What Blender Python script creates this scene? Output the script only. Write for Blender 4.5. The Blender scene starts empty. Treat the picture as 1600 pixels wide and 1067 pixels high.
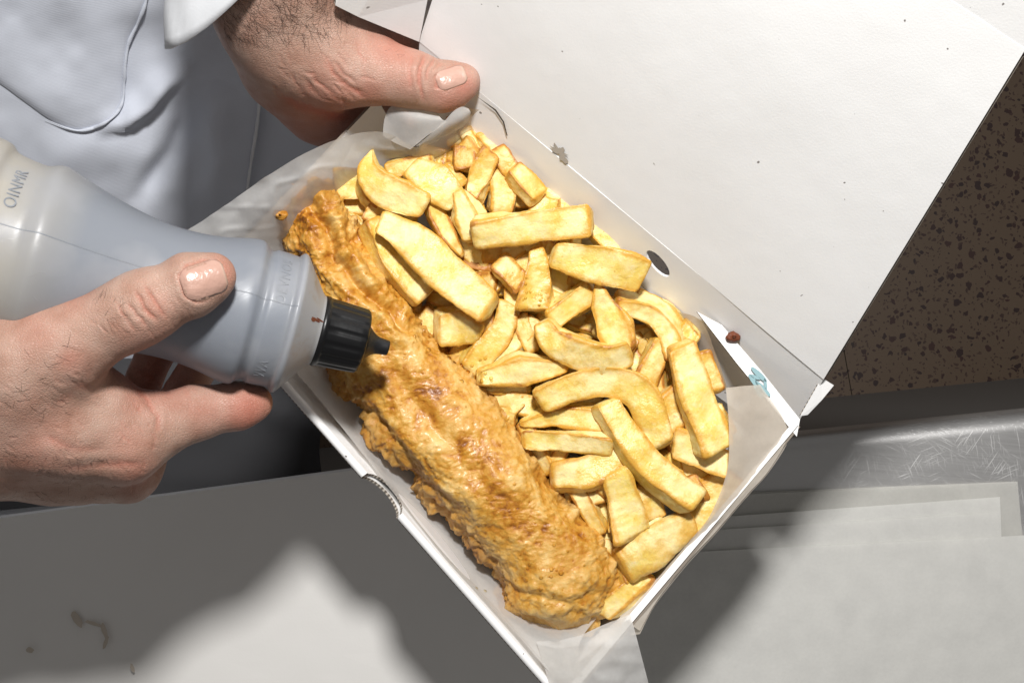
import bpy, math, random
import numpy as np
from mathutils import Vector, Matrix
from mathutils.geometry import tessellate_polygon

# ------------------------------------------------------------------ camera, world, light
scene = bpy.context.scene
ZC, LENS = 0.95, 48.0
FPX = LENS / 36.0 * 1600.0
cam_d = bpy.data.cameras.new('camera'); cam_d.lens = LENS; cam_d.sensor_width = 36.0
cam_d.clip_start = 0.01; cam_d.clip_end = 50.0
cam = bpy.data.objects.new('camera', cam_d); scene.collection.objects.link(cam)
cam.location = (0, 0, ZC); cam.rotation_euler = (0, 0, 0)
scene.camera = cam

world = bpy.data.worlds.new('World'); scene.world = world; world.use_nodes = True
bg = world.node_tree.nodes['Background']
bg.inputs[0].default_value = (1.0, 0.97, 0.94, 1); bg.inputs[1].default_value = 0.165

ld = bpy.data.lights.new('flash_lamp', 'AREA'); ld.shape = 'DISK'; ld.size = 0.12
ld.energy = 17.2; ld.color = (1.0, 0.985, 0.965)
lo = bpy.data.objects.new('flash_lamp', ld); scene.collection.objects.link(lo)
LPOS = Vector((0.045, 0.50, 1.15)); lo.location = LPOS
lo.rotation_euler = (Vector((0.0, 0.0, 0.15)) - LPOS).to_track_quat('-Z', 'Y').to_euler()

scene.render.engine = 'CYCLES'
scene.cycles.use_denoising = True
scene.cycles.max_bounces = 8; scene.cycles.transparent_max_bounces = 12
scene.view_settings.view_transform = 'Standard'; scene.view_settings.look = 'None'
scene.view_settings.exposure = 0.0; scene.view_settings.gamma = 1.0
scene.view_settings.use_curve_mapping = False
scene.render.resolution_x = 1024; scene.render.resolution_y = 682

COL = scene.collection
rng = np.random.default_rng(7); random.seed(7)

# ------------------------------------------------------------------ helpers
def P(px, py, z):
    d = ZC - z
    return Vector(((px - 800.0) / FPX * d, (533.5 - py) / FPX * d, z))
def PA(a):                                     # (n,3) of px,py,z -> world
    a = np.asarray(a, float); d = ZC - a[:, 2]
    return np.stack([(a[:, 0] - 800) / FPX * d, (533.5 - a[:, 1]) / FPX * d, a[:, 2]], 1)
def toPX(v):
    d = ZC - v[:, 2]
    return np.stack([v[:, 0] / d * FPX + 800, 533.5 - v[:, 1] / d * FPX], 1)

def tag(o, label=None, cat=None, group=None, kind=None):
    if label: o['label'] = label
    if cat: o['category'] = cat
    if group: o['group'] = group
    if kind: o['kind'] = kind
    return o
def empty(name, loc):
    o = bpy.data.objects.new(name, None); COL.objects.link(o); o.location = loc
    o.empty_display_size = 0.02
    return o
def mk(name, verts, faces, mat, parent=None, smooth=True, origin=None, attrs=None, mats=None, mi=None):
    v = np.asarray(verts, float)
    og = np.zeros(3) if origin is None else np.asarray(origin, float)
    me = bpy.data.meshes.new(name)
    fl = faces.tolist() if isinstance(faces, np.ndarray) else faces
    me.from_pydata((v - og).tolist(), [], fl)
    if mats:
        for m in mats: me.materials.append(m)
        if mi is not None: me.polygons.foreach_set('material_index', list(mi))
    elif mat: me.materials.append(mat)
    if smooth: me.polygons.foreach_set('use_smooth', [True] * len(me.polygons))
    if attrs:
        for k, arr in attrs.items():
            a = me.attributes.new(k, 'FLOAT', 'POINT'); a.data.foreach_set('value', np.asarray(arr, np.float32))
    me.update()
    o = bpy.data.objects.new(name, me); COL.objects.link(o); o.location = og
    if parent:
        o.parent = parent
        o.matrix_parent_inverse = Matrix.Translation(world_loc(parent)).inverted()
    return o
def world_loc(o):
    l = Vector(o.location)
    return l                                   # all roots are unparented or carry world-space locations

def grid_faces(nu, nv, closed_v=False):
    f = []
    vv = nv if closed_v else nv - 1
    i = np.arange(nu - 1)[:, None]; j = np.arange(vv)[None, :]
    a = i * nv + j; b = i * nv + (j + 1) % nv; c = (i + 1) * nv + (j + 1) % nv; d = (i + 1) * nv + j
    return np.stack([a, b, c, d], -1).reshape(-1, 4)

def catmull(pts, n):
    pts = np.asarray(pts, float)
    if len(pts) == 2:
        t = np.linspace(0, 1, n)[:, None]; return pts[0] * (1 - t) + pts[1] * t
    seg = np.linalg.norm(np.diff(pts[:, :2], axis=0), axis=1); s = np.concatenate([[0], np.cumsum(np.maximum(seg, 1e-6))])
    q = np.linspace(0, s[-1], n)
    k = np.clip(np.searchsorted(s, q, side='right') - 1, 0, len(pts) - 2)
    t = ((q - s[k]) / (s[k + 1] - s[k]))[:, None]
    m = np.zeros_like(pts)
    m[1:-1] = (pts[2:] - pts[:-2]) / (s[2:] - s[:-2])[:, None]
    m[0] = (pts[1] - pts[0]) / (s[1] - s[0]); m[-1] = (pts[-1] - pts[-2]) / (s[-1] - s[-2])
    h = (s[k + 1] - s[k])[:, None]
    return ((2*t**3 - 3*t**2 + 1) * pts[k] + (t**3 - 2*t**2 + t) * h * m[k] + (-2*t**3 + 3*t**2) * pts[k+1] + (t**3 - t**2) * h * m[k+1])

def _hash(ix, iy, iz, seed):
    h = (ix.astype(np.int64) * 374761393 + iy.astype(np.int64) * 668265263 + iz.astype(np.int64) * 2147483647 + seed * 974634777) & 0xFFFFFFFF
    h = ((h ^ (h >> 13)) * 1274126177) & 0xFFFFFFFF
    h = ((h ^ (h >> 16)) * 2246822519) & 0xFFFFFFFF
    h = h ^ (h >> 15)
    return (h & 0xFFFFFF).astype(np.float64) / 0x7FFFFF - 1.0
def vnoise(p, seed=0):
    i = np.floor(p).astype(np.int64); f = p - i
    u = f * f * f * (f * (f * 6 - 15) + 10)
    r = 0
    for dx in (0, 1):
        wx = u[:, 0] if dx else 1 - u[:, 0]
        for dy in (0, 1):
            wy = u[:, 1] if dy else 1 - u[:, 1]
            for dz in (0, 1):
                wz = u[:, 2] if dz else 1 - u[:, 2]
                r = r + wx * wy * wz * _hash(i[:, 0] + dx, i[:, 1] + dy, i[:, 2] + dz, seed)
    return r
def fbm(p, oct=4, seed=0, gain=.5):
    a, r = 1.0, 0
    for k in range(oct):
        r = r + a * vnoise(p * (2.03 ** k) + 17.3 * k, seed + k); a *= gain
    return r
def normals_of(v, f):
    n = np.zeros_like(v)
    a, b, c = v[f[:, 0]], v[f[:, 1]], v[f[:, 2]]
    fn = np.cross(b - a, c - a)
    if f.shape[1] == 4:
        d = v[f[:, 3]]; fn = np.cross(c - a, d - b)
    for k in range(f.shape[1]): np.add.at(n, f[:, k], fn)
    return n / np.maximum(np.linalg.norm(n, axis=1, keepdims=True), 1e-12)
def poly_dist(q, poly):
    """distance of 2-D points q to a polyline, signed side, and parameter along it (0..1)"""
    poly = np.asarray(poly, float); best = np.full(len(q), 1e9); side = np.zeros(len(q)); par = np.zeros(len(q))
    L = np.concatenate([[0], np.cumsum(np.linalg.norm(np.diff(poly, axis=0), axis=1))])
    for k in range(len(poly) - 1):
        a, b = poly[k], poly[k + 1]; ab = b - a; l2 = ab @ ab
        t = np.clip(((q - a) @ ab) / l2, 0, 1)
        d = q - (a + t[:, None] * ab); dist = np.hypot(d[:, 0], d[:, 1])
        m = dist < best
        best[m] = dist[m]; side[m] = np.sign(ab[0] * d[m, 1] - ab[1] * d[m, 0]); par[m] = (L[k] + t[m] * math.sqrt(l2)) / L[-1]
    return best, side, par
def in_poly(q, poly):
    poly = np.asarray(poly, float); r = np.zeros(len(q), bool); n = len(poly)
    for i in range(n):
        x1, y1 = poly[i]; x2, y2 = poly[(i + 1) % n]
        c = ((y1 > q[:, 1]) != (y2 > q[:, 1])) & (q[:, 0] < (x2 - x1) * (q[:, 1] - y1) / (y2 - y1 + 1e-12) + x1)
        r ^= c
    return r

# ------------------------------------------------------------------ materials
class NT:
    def __init__(s, name):
        s.m = bpy.data.materials.new(name); s.m.use_nodes = True; s.t = s.m.node_tree
        s.t.nodes.clear(); s.out = s.t.nodes.new('ShaderNodeOutputMaterial')
    def n(s, typ, ins=None, **props):
        nd = s.t.nodes.new('ShaderNode' + typ)
        for k, v in props.items(): setattr(nd, k, v)
        for k, v in (ins or {}).items(): s.set(nd.inputs[k], v)
        return nd
    def set(s, sock, v):
        if isinstance(v, bpy.types.NodeSocket): s.t.links.new(v, sock)
        elif isinstance(v, bpy.types.Node): s.t.links.new(v.outputs[0], sock)
        else:
            if sock.type == 'RGBA' and len(v) == 3: v = (*v, 1)
            sock.default_value = v
    def pos(s): return s.n('NewGeometry').outputs['Position']
    def mapv(s, v, scale=(1, 1, 1), loc=(0, 0, 0), rot=(0, 0, 0)):
        return s.n('Mapping', {'Vector': v, 'Scale': tuple(1 / c for c in scale), 'Location': loc, 'Rotation': rot}, vector_type='TEXTURE').outputs[0]
    def noise(s, v, scale, detail=3, rough=.55, dist=0):
        return s.n('TexNoise', {'Vector': v, 'Scale': scale, 'Detail': detail, 'Roughness': rough, 'Distortion': dist}).outputs[0]
    def ramp(s, f, stops):
        r = s.n('ValToRGB', {'Fac': f}); e = r.color_ramp.elements
        while len(e) > 1: e.remove(e[-1])
        for i, (p, c) in enumerate(stops):
            el = e[0] if i == 0 else e.new(p)
            el.position = p
            el.color = (*c, 1) if hasattr(c, '__len__') else (c, c, c, 1)
        return r.outputs[0]
    def mix(s, f, a, b, blend='MIX'):
        m = s.n('Mix', data_type='RGBA', blend_type=blend)
        s.set(m.inputs[0], f); s.set(m.inputs[6], a); s.set(m.inputs[7], b); return m.outputs[2]
    def math(s, op, a, b=0.0, clamp=False):
        m = s.n('Math', operation=op, use_clamp=clamp); s.set(m.inputs[0], a); s.set(m.inputs[1], b); return m.outputs[0]
    def attr(s, name): return s.n('Attribute', attribute_name=name).outputs['Fac']
    def bump(s, h, strength, dist, normal=None):
        b = s.n('Bump', {'Height': h, 'Strength': strength, 'Distance': dist})
        if normal is not None: s.set(b.inputs['Normal'], normal)
        return b.outputs[0]
    def bsdf(s, **ins):
        b = s.n('BsdfPrincipled')
        for k, v in ins.items(): s.set(b.inputs[k.replace('_', ' ')], v)
        return b.outputs[0]
    def done(s, sh): s.t.links.new(sh, s.out.inputs[0]); return s.m

def m_card():
    t = NT('white_card'); p = t.pos()
    sp = t.ramp(t.noise(p, 260, 1, .4), [(.188, 1.0), (.203, 0.0)])
    sp2 = t.ramp(t.noise(p, 95, 1, .3), [(.142, 1.0), (.157, 0.0)])
    base = t.mix(t.noise(p, 14, 3), (.79, .785, .775), (.84, .835, .83))
    base = t.mix(t.math('MAXIMUM', sp, sp2), base, (.23, .21, .2))
    b = t.bump(t.noise(p, 900, 2), .12, .0006)
    b = t.bump(t.noise(p, 30, 2), .25, .002, b)
    return t.done(t.bsdf(Base_Color=base, Roughness=.55, Normal=b, Specular_IOR_Level=.35))
def m_card_edge():
    t = NT('corrugated_edge'); uv = t.n('UVMap').outputs[0]
    w = t.n('TexWave', {'Vector': uv, 'Scale': 1.0, 'Distortion': .6, 'Detail': 1.0}, wave_type='BANDS', bands_direction='X').outputs[1]
    col = t.ramp(w, [(.30, (.12, .10, .08)), (.6, (.40, .35, .29)), (.9, (.50, .45, .39))])
    return t.done(t.bsdf(Base_Color=col, Roughness=.8))
def m_paper(name, tint=(.80, .79, .77), transp=.36):
    t = NT(name); p = t.pos()
    fib = t.noise(p, 420, 4, .6)
    blot = t.noise(p, 60, 4, .6)
    col = t.mix(t.ramp(blot, [(.35, 0.0), (.7, 1.0)]), tint, tuple(c * .93 for c in tint))
    b = t.bump(fib, .10, .0004)
    d = t.bsdf(Base_Color=col, Roughness=.5, Normal=b, Specular_IOR_Level=.4)
    tr = t.n('BsdfTranslucent', {'Color': col, 'Normal': b}).outputs[0]
    a = t.n('MixShader', {0: .35, 1: d, 2: tr}).outputs[0]
    tp = t.n('BsdfTransparent', {'Color': (.96, .95, .92, 1)}).outputs[0]
    f = t.math('ADD', transp - .06, t.math('MULTIPLY', fib, .12))
    return t.done(t.n('MixShader', {0: f, 1: a, 2: tp}).outputs[0])
def m_chip():
    t = NT('fried_potato'); p = t.pos()
    rnd = t.n('ObjectInfo').outputs['Random']
    tint = t.attr('tint'); edge = t.attr('edge')
    n0 = t.noise(p, 38, 3, .55); n1 = t.noise(p, 110, 4, .6); n2 = t.noise(p, 300, 4, .65); n3 = t.noise(p, 850, 3, .6)
    cream = (.87, .715, .335); yellow = t.mix(rnd, (.80, .595, .145), (.74, .50, .095))
    mixf = t.math('ADD', t.math('MULTIPLY', n0, .9), t.math('MULTIPLY', n1, .6))
    c = t.mix(t.ramp(mixf, [(.62, 0.0), (.86, 1.0)]), cream, yellow)
    c = t.mix(t.ramp(n2, [(.52, 0.0), (.75, .55)]), c, (.90, .78, .45))
    gold = t.mix(n2, (.56, .275, .028), (.70, .40, .07))
    brown = t.mix(n2, (.30, .095, .012), (.46, .19, .03))
    f = t.math('ADD', t.math('MULTIPLY', edge, .80), t.math('MULTIPLY', tint, .80))
    f = t.math('ADD', f, t.math('MULTIPLY', t.math('SUBTRACT', n1, .5), 1.5))
    c = t.mix(t.ramp(f, [(.24, 0.0), (.86, 1.0)]), c, gold)
    g = t.math('ADD', t.math('MULTIPLY', edge, .50), tint)
    g = t.math('ADD', g, t.math('MULTIPLY', t.math('SUBTRACT', t.noise(p, 70, 4, .65), .5), 2.0))
    c = t.mix(t.ramp(g, [(.82, 0.0), (1.30, .85)]), c, brown)
    b = t.bump(n3, .28, .0006); b = t.bump(n2, .40, .0013, b); b = t.bump(n1, .25, .0025, b)
    ro = t.ramp(n0, [(.35, .58), (.62, .30)])
    return t.done(t.bsdf(Base_Color=c, Roughness=ro, Normal=b, Subsurface_Weight=.2, Subsurface_Radius=(.006, .0035, .0010), Subsurface_Scale=.5, Specular_IOR_Level=.5))
def m_batter():
    t = NT('fried_batter'); p = t.pos()
    h = t.attr('crest'); dk = t.attr('dark')
    n1 = t.noise(p, 48, 4, .6); n2 = t.noise(p, 240, 5, .65); n3 = t.noise(p, 900, 3, .6)
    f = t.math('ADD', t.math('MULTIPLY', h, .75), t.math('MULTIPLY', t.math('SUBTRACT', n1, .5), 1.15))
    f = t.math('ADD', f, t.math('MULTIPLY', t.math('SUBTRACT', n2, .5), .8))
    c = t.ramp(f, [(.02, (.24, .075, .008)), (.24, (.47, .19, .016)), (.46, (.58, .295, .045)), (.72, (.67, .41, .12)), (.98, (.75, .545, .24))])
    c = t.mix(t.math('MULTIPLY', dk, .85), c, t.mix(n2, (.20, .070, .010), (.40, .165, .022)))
    b = t.bump(n3, .45, .0008); b = t.bump(n2, .30, .0014, b)
    ro = t.ramp(n1, [(.36, .32), (.58, .55)])
    return t.done(t.bsdf(Base_Color=c, Roughness=ro, Normal=b, Subsurface_Weight=.12, Subsurface_Radius=(.005, .002, .0006), Subsurface_Scale=.5,
                         Specular_IOR_Level=.5, Coat_Weight=.14, Coat_Roughness=.18))
def m_skin():
    t = NT('skin'); p = t.pos(); red = t.attr('red')
    n1 = t.noise(p, 65, 4, .6); n2 = t.noise(p, 260, 4, .65); n3 = t.noise(p, 900, 3, .6)
    c = t.mix(t.ramp(n1, [(.3, 0.0), (.7, 1.0)]), (.335, .185, .132), (.49, .345, .275))
    c = t.mix(t.ramp(n2, [(.40, 0.0), (.75, .55)]), c, (.38, .19, .135))
    c = t.mix(t.math('MULTIPLY', red, .8), c, (.46, .135, .090))
    vor = t.n('TexVoronoi', {'Vector': t.mapv(p, (1, 1.6, 1)), 'Scale': 620.0}, feature='DISTANCE_TO_EDGE').outputs[0]
    b = t.bump(t.ramp(vor, [(.0, 0.0), (.16, 1.0)]), .40, .0005); b = t.bump(n3, .25, .0005, b); b = t.bump(n2, .25, .0010, b)
    return t.done(t.bsdf(Base_Color=c, Roughness=t.ramp(n1, [(.3, .58), (.7, .44)]), Normal=b, Subsurface_Weight=.10, Subsurface_Radius=(.006, .0022, .0012), Subsurface_Scale=.5, Specular_IOR_Level=.40))
def m_simple(name, col, rough=.5, spec=.5, bump=None, metal=0.0, coat=0.0, **kw):
    t = NT(name); p = t.pos()
    ins = dict(Base_Color=col, Roughness=rough, Specular_IOR_Level=spec, Metallic=metal, Coat_Weight=coat)
    ins.update(kw)
    if bump: ins['Normal'] = t.bump(t.noise(p, bump[0], 3), bump[1], bump[2])
    return t.done(t.bsdf(**ins))
def m_coat():
    t = NT('coat_cloth'); p = t.pos()
    w1 = t.n('TexWave', {'Vector': t.mapv(p, rot=(0, 0, .15)), 'Scale': 420.0, 'Distortion': .4}, bands_direction='X').outputs[1]
    w2 = t.n('TexWave', {'Vector': t.mapv(p, rot=(0, 0, .15)), 'Scale': 420.0, 'Distortion': .4}, bands_direction='Y').outputs[1]
    c = t.mix(t.noise(p, 9, 4), (.58, .61, .69), (.65, .68, .75))
    c = t.mix(t.math('MULTIPLY', t.noise(p, 1100, 2), .16), c, (.42, .43, .46))
    sp = t.ramp(t.noise(p, 70, 1, .3), [(.150, 1.0), (.162, 0.0)])
    c = t.mix(sp, c, (.08, .07, .07))
    b = t.bump(t.math('ADD', w1, w2), .18, .0004); b = t.bump(t.noise(p, 18, 2, .5), .20, .006, b)
    return t.done(t.bsdf(Base_Color=c, Roughness=.85, Normal=b, Specular_IOR_Level=.2, Sheen_Weight=.15))
def m_bottle():
    t = NT('milky_plastic'); p = t.pos()
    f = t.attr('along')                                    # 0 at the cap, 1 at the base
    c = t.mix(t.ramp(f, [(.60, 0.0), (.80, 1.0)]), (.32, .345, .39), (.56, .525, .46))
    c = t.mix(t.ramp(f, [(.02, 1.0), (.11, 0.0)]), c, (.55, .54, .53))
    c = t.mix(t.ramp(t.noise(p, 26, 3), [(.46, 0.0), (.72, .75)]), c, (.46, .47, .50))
    st = t.math('MULTIPLY', t.ramp(f, [(.02, .0), (.05, 1.0), (.085, 0.0)]), t.ramp(t.noise(p, 70, 4, .65), [(.50, 0.0), (.68, .6)]))
    c = t.mix(st, c, (.36, .24, .12))
    sc = t.n('TexVoronoi', {'Vector': t.mapv(p, (1.0, 14.0, 3.0), rot=(0, 0, .5)), 'Scale': 22.0}, feature='DISTANCE_TO_EDGE').outputs[0]
    b = t.bump(t.ramp(sc, [(0.0, 1.0), (.012, 0.0)]), .15, .0003); b = t.bump(t.noise(p, 60, 2), .12, .002, b)
    d = t.bsdf(Base_Color=c, Roughness=.36, Normal=b, Specular_IOR_Level=.5, Subsurface_Weight=.3, Subsurface_Radius=(.01, .01, .012), Subsurface_Scale=.6)
    tr = t.n('BsdfTranslucent', {'Color': c, 'Normal': b}).outputs[0]
    return t.done(t.n('MixShader', {0: .36, 1: d, 2: tr}).outputs[0])
def m_steel():
    t = NT('scratched_steel'); p = t.pos(); h = None
    fac = 0.0
    for k, (rot, sc) in enumerate([(.15, 60), (-.6, 46), (1.1, 52), (.75, 40), (-1.2, 55), (.4, 75)]):
        v = t.mapv(p, (1, .035, 1), loc=(k * 3.1, k * 1.7, 0), rot=(0, 0, rot))
        n = t.noise(v, sc * 22, 2, .4)
        l = t.ramp(n, [(.63, 0.0), (.70, 1.0)])
        m = t.ramp(t.noise(p, 16 + k, 2), [(.5, 0.0), (.6, 1.0)])
        l = t.math('MULTIPLY', l, m)
        fac = l if k == 0 else t.math('MAXIMUM', fac, l)
    brush = t.noise(t.mapv(p, (.02, 1, 1), rot=(0, 0, -.1)), 900, 3)
    c = t.mix(t.noise(p, 20, 4), (.46, .455, .45), (.60, .595, .59))
    c = t.mix(t.math('MULTIPLY', fac, .22), c, (.8, .8, .8))
    r = t.math('ADD', t.math('MULTIPLY', brush, .16), t.math('ADD', .34, t.math('MULTIPLY', fac, .25)))
    b = t.bump(fac, .14, .0004); b = t.bump(brush, .08, .0005, b)
    return t.done(t.bsdf(Base_Color=c, Metallic=.85, Roughness=r, Normal=b))
def m_terrazzo():
    t = NT('terrazzo'); p = t.pos()
    wob = t.n('TexNoise', {'Vector': p, 'Scale': 95.0, 'Detail': 2.0}).outputs[1]
    v = t.n('VectorMath', {0: p, 1: t.n('VectorMath', {0: wob, 'Scale': .014}, operation='SCALE').outputs[0]}, operation='ADD').outputs[0]
    def flecks(scale, lo, hi, k):
        vo = t.n('TexVoronoi', {'Vector': t.mapv(v, loc=(k, k * .7, 0)), 'Scale': scale, 'Randomness': 1.0})
        size = t.ramp(t.n('SeparateColor', {0: vo.outputs[1]}).outputs[0], [(.25, lo), (1.0, hi)])
        return t.math('LESS_THAN', vo.outputs[0], size), vo.outputs[1]
    a, ca = flecks(80, .18, .40, 0.0); b_, cb = flecks(170, .18, .42, 2.3); d_, cd = flecks(40, .06, .20, 5.1)
    base = t.mix(t.noise(p, 30, 4), (.085, .053, .030), (.112, .072, .043))
    base = t.mix(t.noise(p, 300, 3), base, (.092, .060, .037))
    base = t.mix(b_, base, t.mix(cb, (.026, .008, .005), (.060, .032, .019)))
    base = t.mix(a, base, t.mix(ca, (.012, .004, .003), (.036, .010, .006)))
    base = t.mix(d_, base, (.020, .006, .004))
    return t.done(t.bsdf(Base_Color=base, Roughness=.45))
def m_pile():
    t = NT('white_pile_paper'); p = t.pos()
    c = t.mix(t.noise(p, 7, 4), (.69, .675, .65), (.76, .745, .72))
    sp = t.ramp(t.noise(p, 85, 1, .3), [(.165, 1.0), (.175, 0.0)])
    c = t.mix(sp, c, (.12, .11, .10))
    b = t.bump(t.noise(p, 700, 2), .1, .0004); b = t.bump(t.noise(p, 12, 2), .3, .004, b)
    return t.done(t.bsdf(Base_Color=c, Roughness=.55, Normal=b, Specular_IOR_Level=.35))

M = dict(card=m_card(), edge=m_card_edge(), paper=m_paper('greaseproof_paper'), sheet=m_paper('greaseproof_sheet', (.80, .795, .765), .34),
         sheet_top=m_paper('greaseproof_sheet_top', (.84, .835, .805), .05), chip=m_chip(), batter=m_batter(), skin=m_skin(), coat=m_coat(), bottle=m_bottle(), steel=m_steel(), terrazzo=m_terrazzo(), pile=m_pile())
M['black'] = m_simple('black_plastic', (.005, .005, .0055), .34, .35, (300, .15, .0005))
M['nozzle'] = m_simple('grey_nozzle_plastic', (.010, .010, .011), .4, .4, (300, .15, .0005))
M['kraft'] = m_simple('kraft_edge', (.26, .22, .18), .8)
M['greased_bounce'] = m_paper('greased_paper_bounce', (.76, .69, .60), .30)  # grease stain plus warm bounce light painted into one tan tint
M['nail'] = m_simple('nail_plate', (.47, .285, .225), .30, .5, (260, .5, .0012), coat=.25, Coat_Roughness=.08)
M['nail_edge'] = m_simple('nail_free_edge', (.47, .315, .245), .35)
M['hair'] = m_simple('dark_hair', (.035, .022, .016), .45)
M['seam'] = m_simple('seam_piping', (.74, .75, .77), .8, .2, (900, .3, .0004))
M['stain'] = m_simple('grease_stain', (.36, .32, .27), .5)
M['teal'] = m_simple('teal_print', (.22, .37, .40), .5)
M['crumb'] = m_simple('dark_crumb', (.16, .045, .02), .4, .5, (400, .5, .001))
M['grout'] = m_simple('grout', (.05, .04, .03), .9)
M['brownstain'] = m_simple('brown_smear', (.50, .44, .37), .5)
M['pool'] = m_simple('counter_body', (.12, .115, .11), .5)
tt = NT('vinegar'); _fr = tt.n('Fresnel', {'IOR': 1.38}).outputs[0]; M['drop'] = tt.done(tt.n('MixShader', {0: _fr, 1: tt.n('BsdfTransparent', {'Color': (.97, .90, .68, 1)}).outputs[0], 2: tt.n('BsdfGlossy', {'Color': (1, 1, 1, 1), 'Roughness': .08}).outputs[0]}).outputs[0])
tt = NT('sleeve_cloth'); M['sleeve'] = tt.done(tt.bsdf(Base_Color=(.70, .715, .74), Roughness=.85, Normal=tt.bump(tt.noise(tt.pos(), 900, 3), .2, .0004)))

# ------------------------------------------------------------------ setting: floor, counter
def plane_poly(name, pts, mat, parent=None):
    return mk(name, [tuple(p) for p in pts], [list(range(len(pts)))], mat, parent, smooth=False)
ZF = -0.85
floor = plane_poly('floor', [(-2.5, -2.5, ZF - .004), (2.5, -2.5, ZF - .004), (2.5, 2.5, ZF - .004), (-2.5, 2.5, ZF - .004)], M['grout'])
tag(floor, kind='structure')
def box_mesh(x0, x1, y0, y1, z0, z1, bev=.0):
    v = [(x, y, z) for z in (z0, z1) for y in (y0, y1) for x in (x0, x1)]
    f = [[0, 2, 3, 1], [4, 5, 7, 6], [0, 1, 5, 4], [2, 6, 7, 3], [0, 4, 6, 2], [1, 3, 7, 5]]
    return v, f
ang = math.radians(-10.0); TS = .90
j0 = P(1328, 600, ZF)                                    # the joint that shows
tile_me = None
for i in range(-4, 3):
    for j in range(-3, 4):
        c = Vector((j0.x, j0.y, 0)) + Matrix.Rotation(ang * -1, 3, 'Z') @ Vector(((i + .5) * TS, (j + .42) * TS, 0))
        if tile_me is None:
            v, f = box_mesh(-TS/2 + .0006, TS/2 - .0006, -TS/2 + .0006, TS/2 - .0006, -.01, 0)
            o = mk('floor_tile', v, f, M['terrazzo'], None, smooth=False); tile_me = o.data
        else:
            o = bpy.data.objects.new('floor_tile', tile_me); COL.objects.link(o)
        o.location = (c.x, c.y, ZF); o.rotation_euler = (0, 0, -ang); o.parent = floor

# steel counter: its back edge (far from the viewer of the picture's bottom) runs along this line
eA, eB = P(-700, 875, 0), P(2400, 565, 0)
ed = (eB - eA).normalized(); en = Vector((ed.y, -ed.x, 0))       # points to the picture's bottom
croot = empty('steel_counter', (0, -.45, ZF)); tag(croot, 'scratched stainless steel worktop with a rolled edge under the paper piles', 'counter')
R = .012
prof = [(.9, -.0005)]
prof += [(R + .004, 0)]
for k in range(0, 11):
    a = math.pi / 2 + k / 10 * math.pi / 2 * 1.0
    prof.append((R + R * math.cos(a), -R + R * math.sin(a)))
prof += [(0, -.04), (.002, -.042), (.03, -.042)]
NL = 40; vs = []
for i in range(NL):
    b = eA.lerp(eB, i / (NL - 1))
    for (d, z) in prof: vs.append(tuple(b + en * d + Vector((0, 0, z))))
mk('worktop', vs, grid_faces(NL, len(prof)), M['steel'], croot)
vs = []
for b in (eA, eB):
    for d, z in ((.03, -.042), (.03, ZF), (.9, ZF), (.9, -.042)): vs.append(tuple(b + en * d + Vector((0, 0, z))))
mk('cabinet', vs, [[0, 1, 5, 4], [1, 2, 6, 5], [2, 3, 7, 6], [0, 3, 2, 1], [4, 5, 6, 7]], M['pool'], croot, smooth=False)

# white pile at the left
def slab(name, quad, zt, th, mat, parent=None, wob=0.0, n=24, seed=1):
    """four pixel corners at height zt -> thin slab with softly uneven top"""
    q = np.array([P(x, y, zt) for x, y in quad])
    u = np.linspace(0, 1, n)[:, None, None]; w = np.linspace(0, 1, n)[None, :, None]
    g = (q[0] * (1 - u) + q[1] * u) * (1 - w) + (q[3] * (1 - u) + q[2] * u) * w
    top = g.reshape(-1, 3).copy(); top[:, 2] += wob * fbm(top * 9 + seed * 3.1, 3, seed)
    bot = top.copy(); bot[:, 2] -= th
    f = [list(x) for x in grid_faces(n, n)]; N = n * n
    fb = [[a + N for a in x[::-1]] for x in f]
    rim = [i * n for i in range(n)] + [(n - 1) * n + j for j in range(1, n)] + [i * n + n - 1 for i in range(n - 2, -1, -1)] + [j for j in range(n - 2, 0, -1)]
    sd = [[rim[i], rim[(i + 1) % len(rim)], rim[(i + 1) % len(rim)] + N, rim[i] + N] for i in range(len(rim))]
    vv = np.concatenate([top, bot]); c = vv.mean(0); c[2] = vv[:, 2].min()
    return mk(name, vv, f + fb + sd, mat, parent, smooth=False, origin=c)
o = slab('paper_pile', [(-420, 866), (760, 706), (1010, 1380), (-420, 1380)], .022, .0215, M['pile'], wob=.0006)
tag(o, 'thick flush white paper pile with faint brown smears along the counter edge', 'paper pile')
# brown smears on it
def blot(name, pts, z, mat, parent, lift=.0008):
    return mk(name, [tuple(P(x, y, z + lift)) for x, y in pts], [list(range(len(pts)))[::-1]], mat, parent, smooth=False)
def lumpy(cx, cy, rx, ry, rot, n=16, s=0, amp=.3):
    r = random.Random(s); out = []
    for i in range(n):
        a = 2 * math.pi * i / n; k = 1 + amp * (r.random() - .5) * 2
        x, y = rx * k * math.cos(a), ry * k * math.sin(a)
        out.append((cx + x * math.cos(rot) - y * math.sin(rot), cy + x * math.sin(rot) + y * math.cos(rot)))
    return out
for k, a in enumerate([(120, 967, 14, 6, 1.0), (147, 974, 16, 3, .3), (163, 985, 13, 4, 1.3), (165, 1003, 12, 3, 1.9), (47, 1015, 6, 5, .3), (207, 1043, 7, 3, 1.2)]):
    blot('smear', lumpy(*a, s=k, amp=.15), .0232, M['brownstain'], o, .0014 + .0004 * k)
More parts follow.
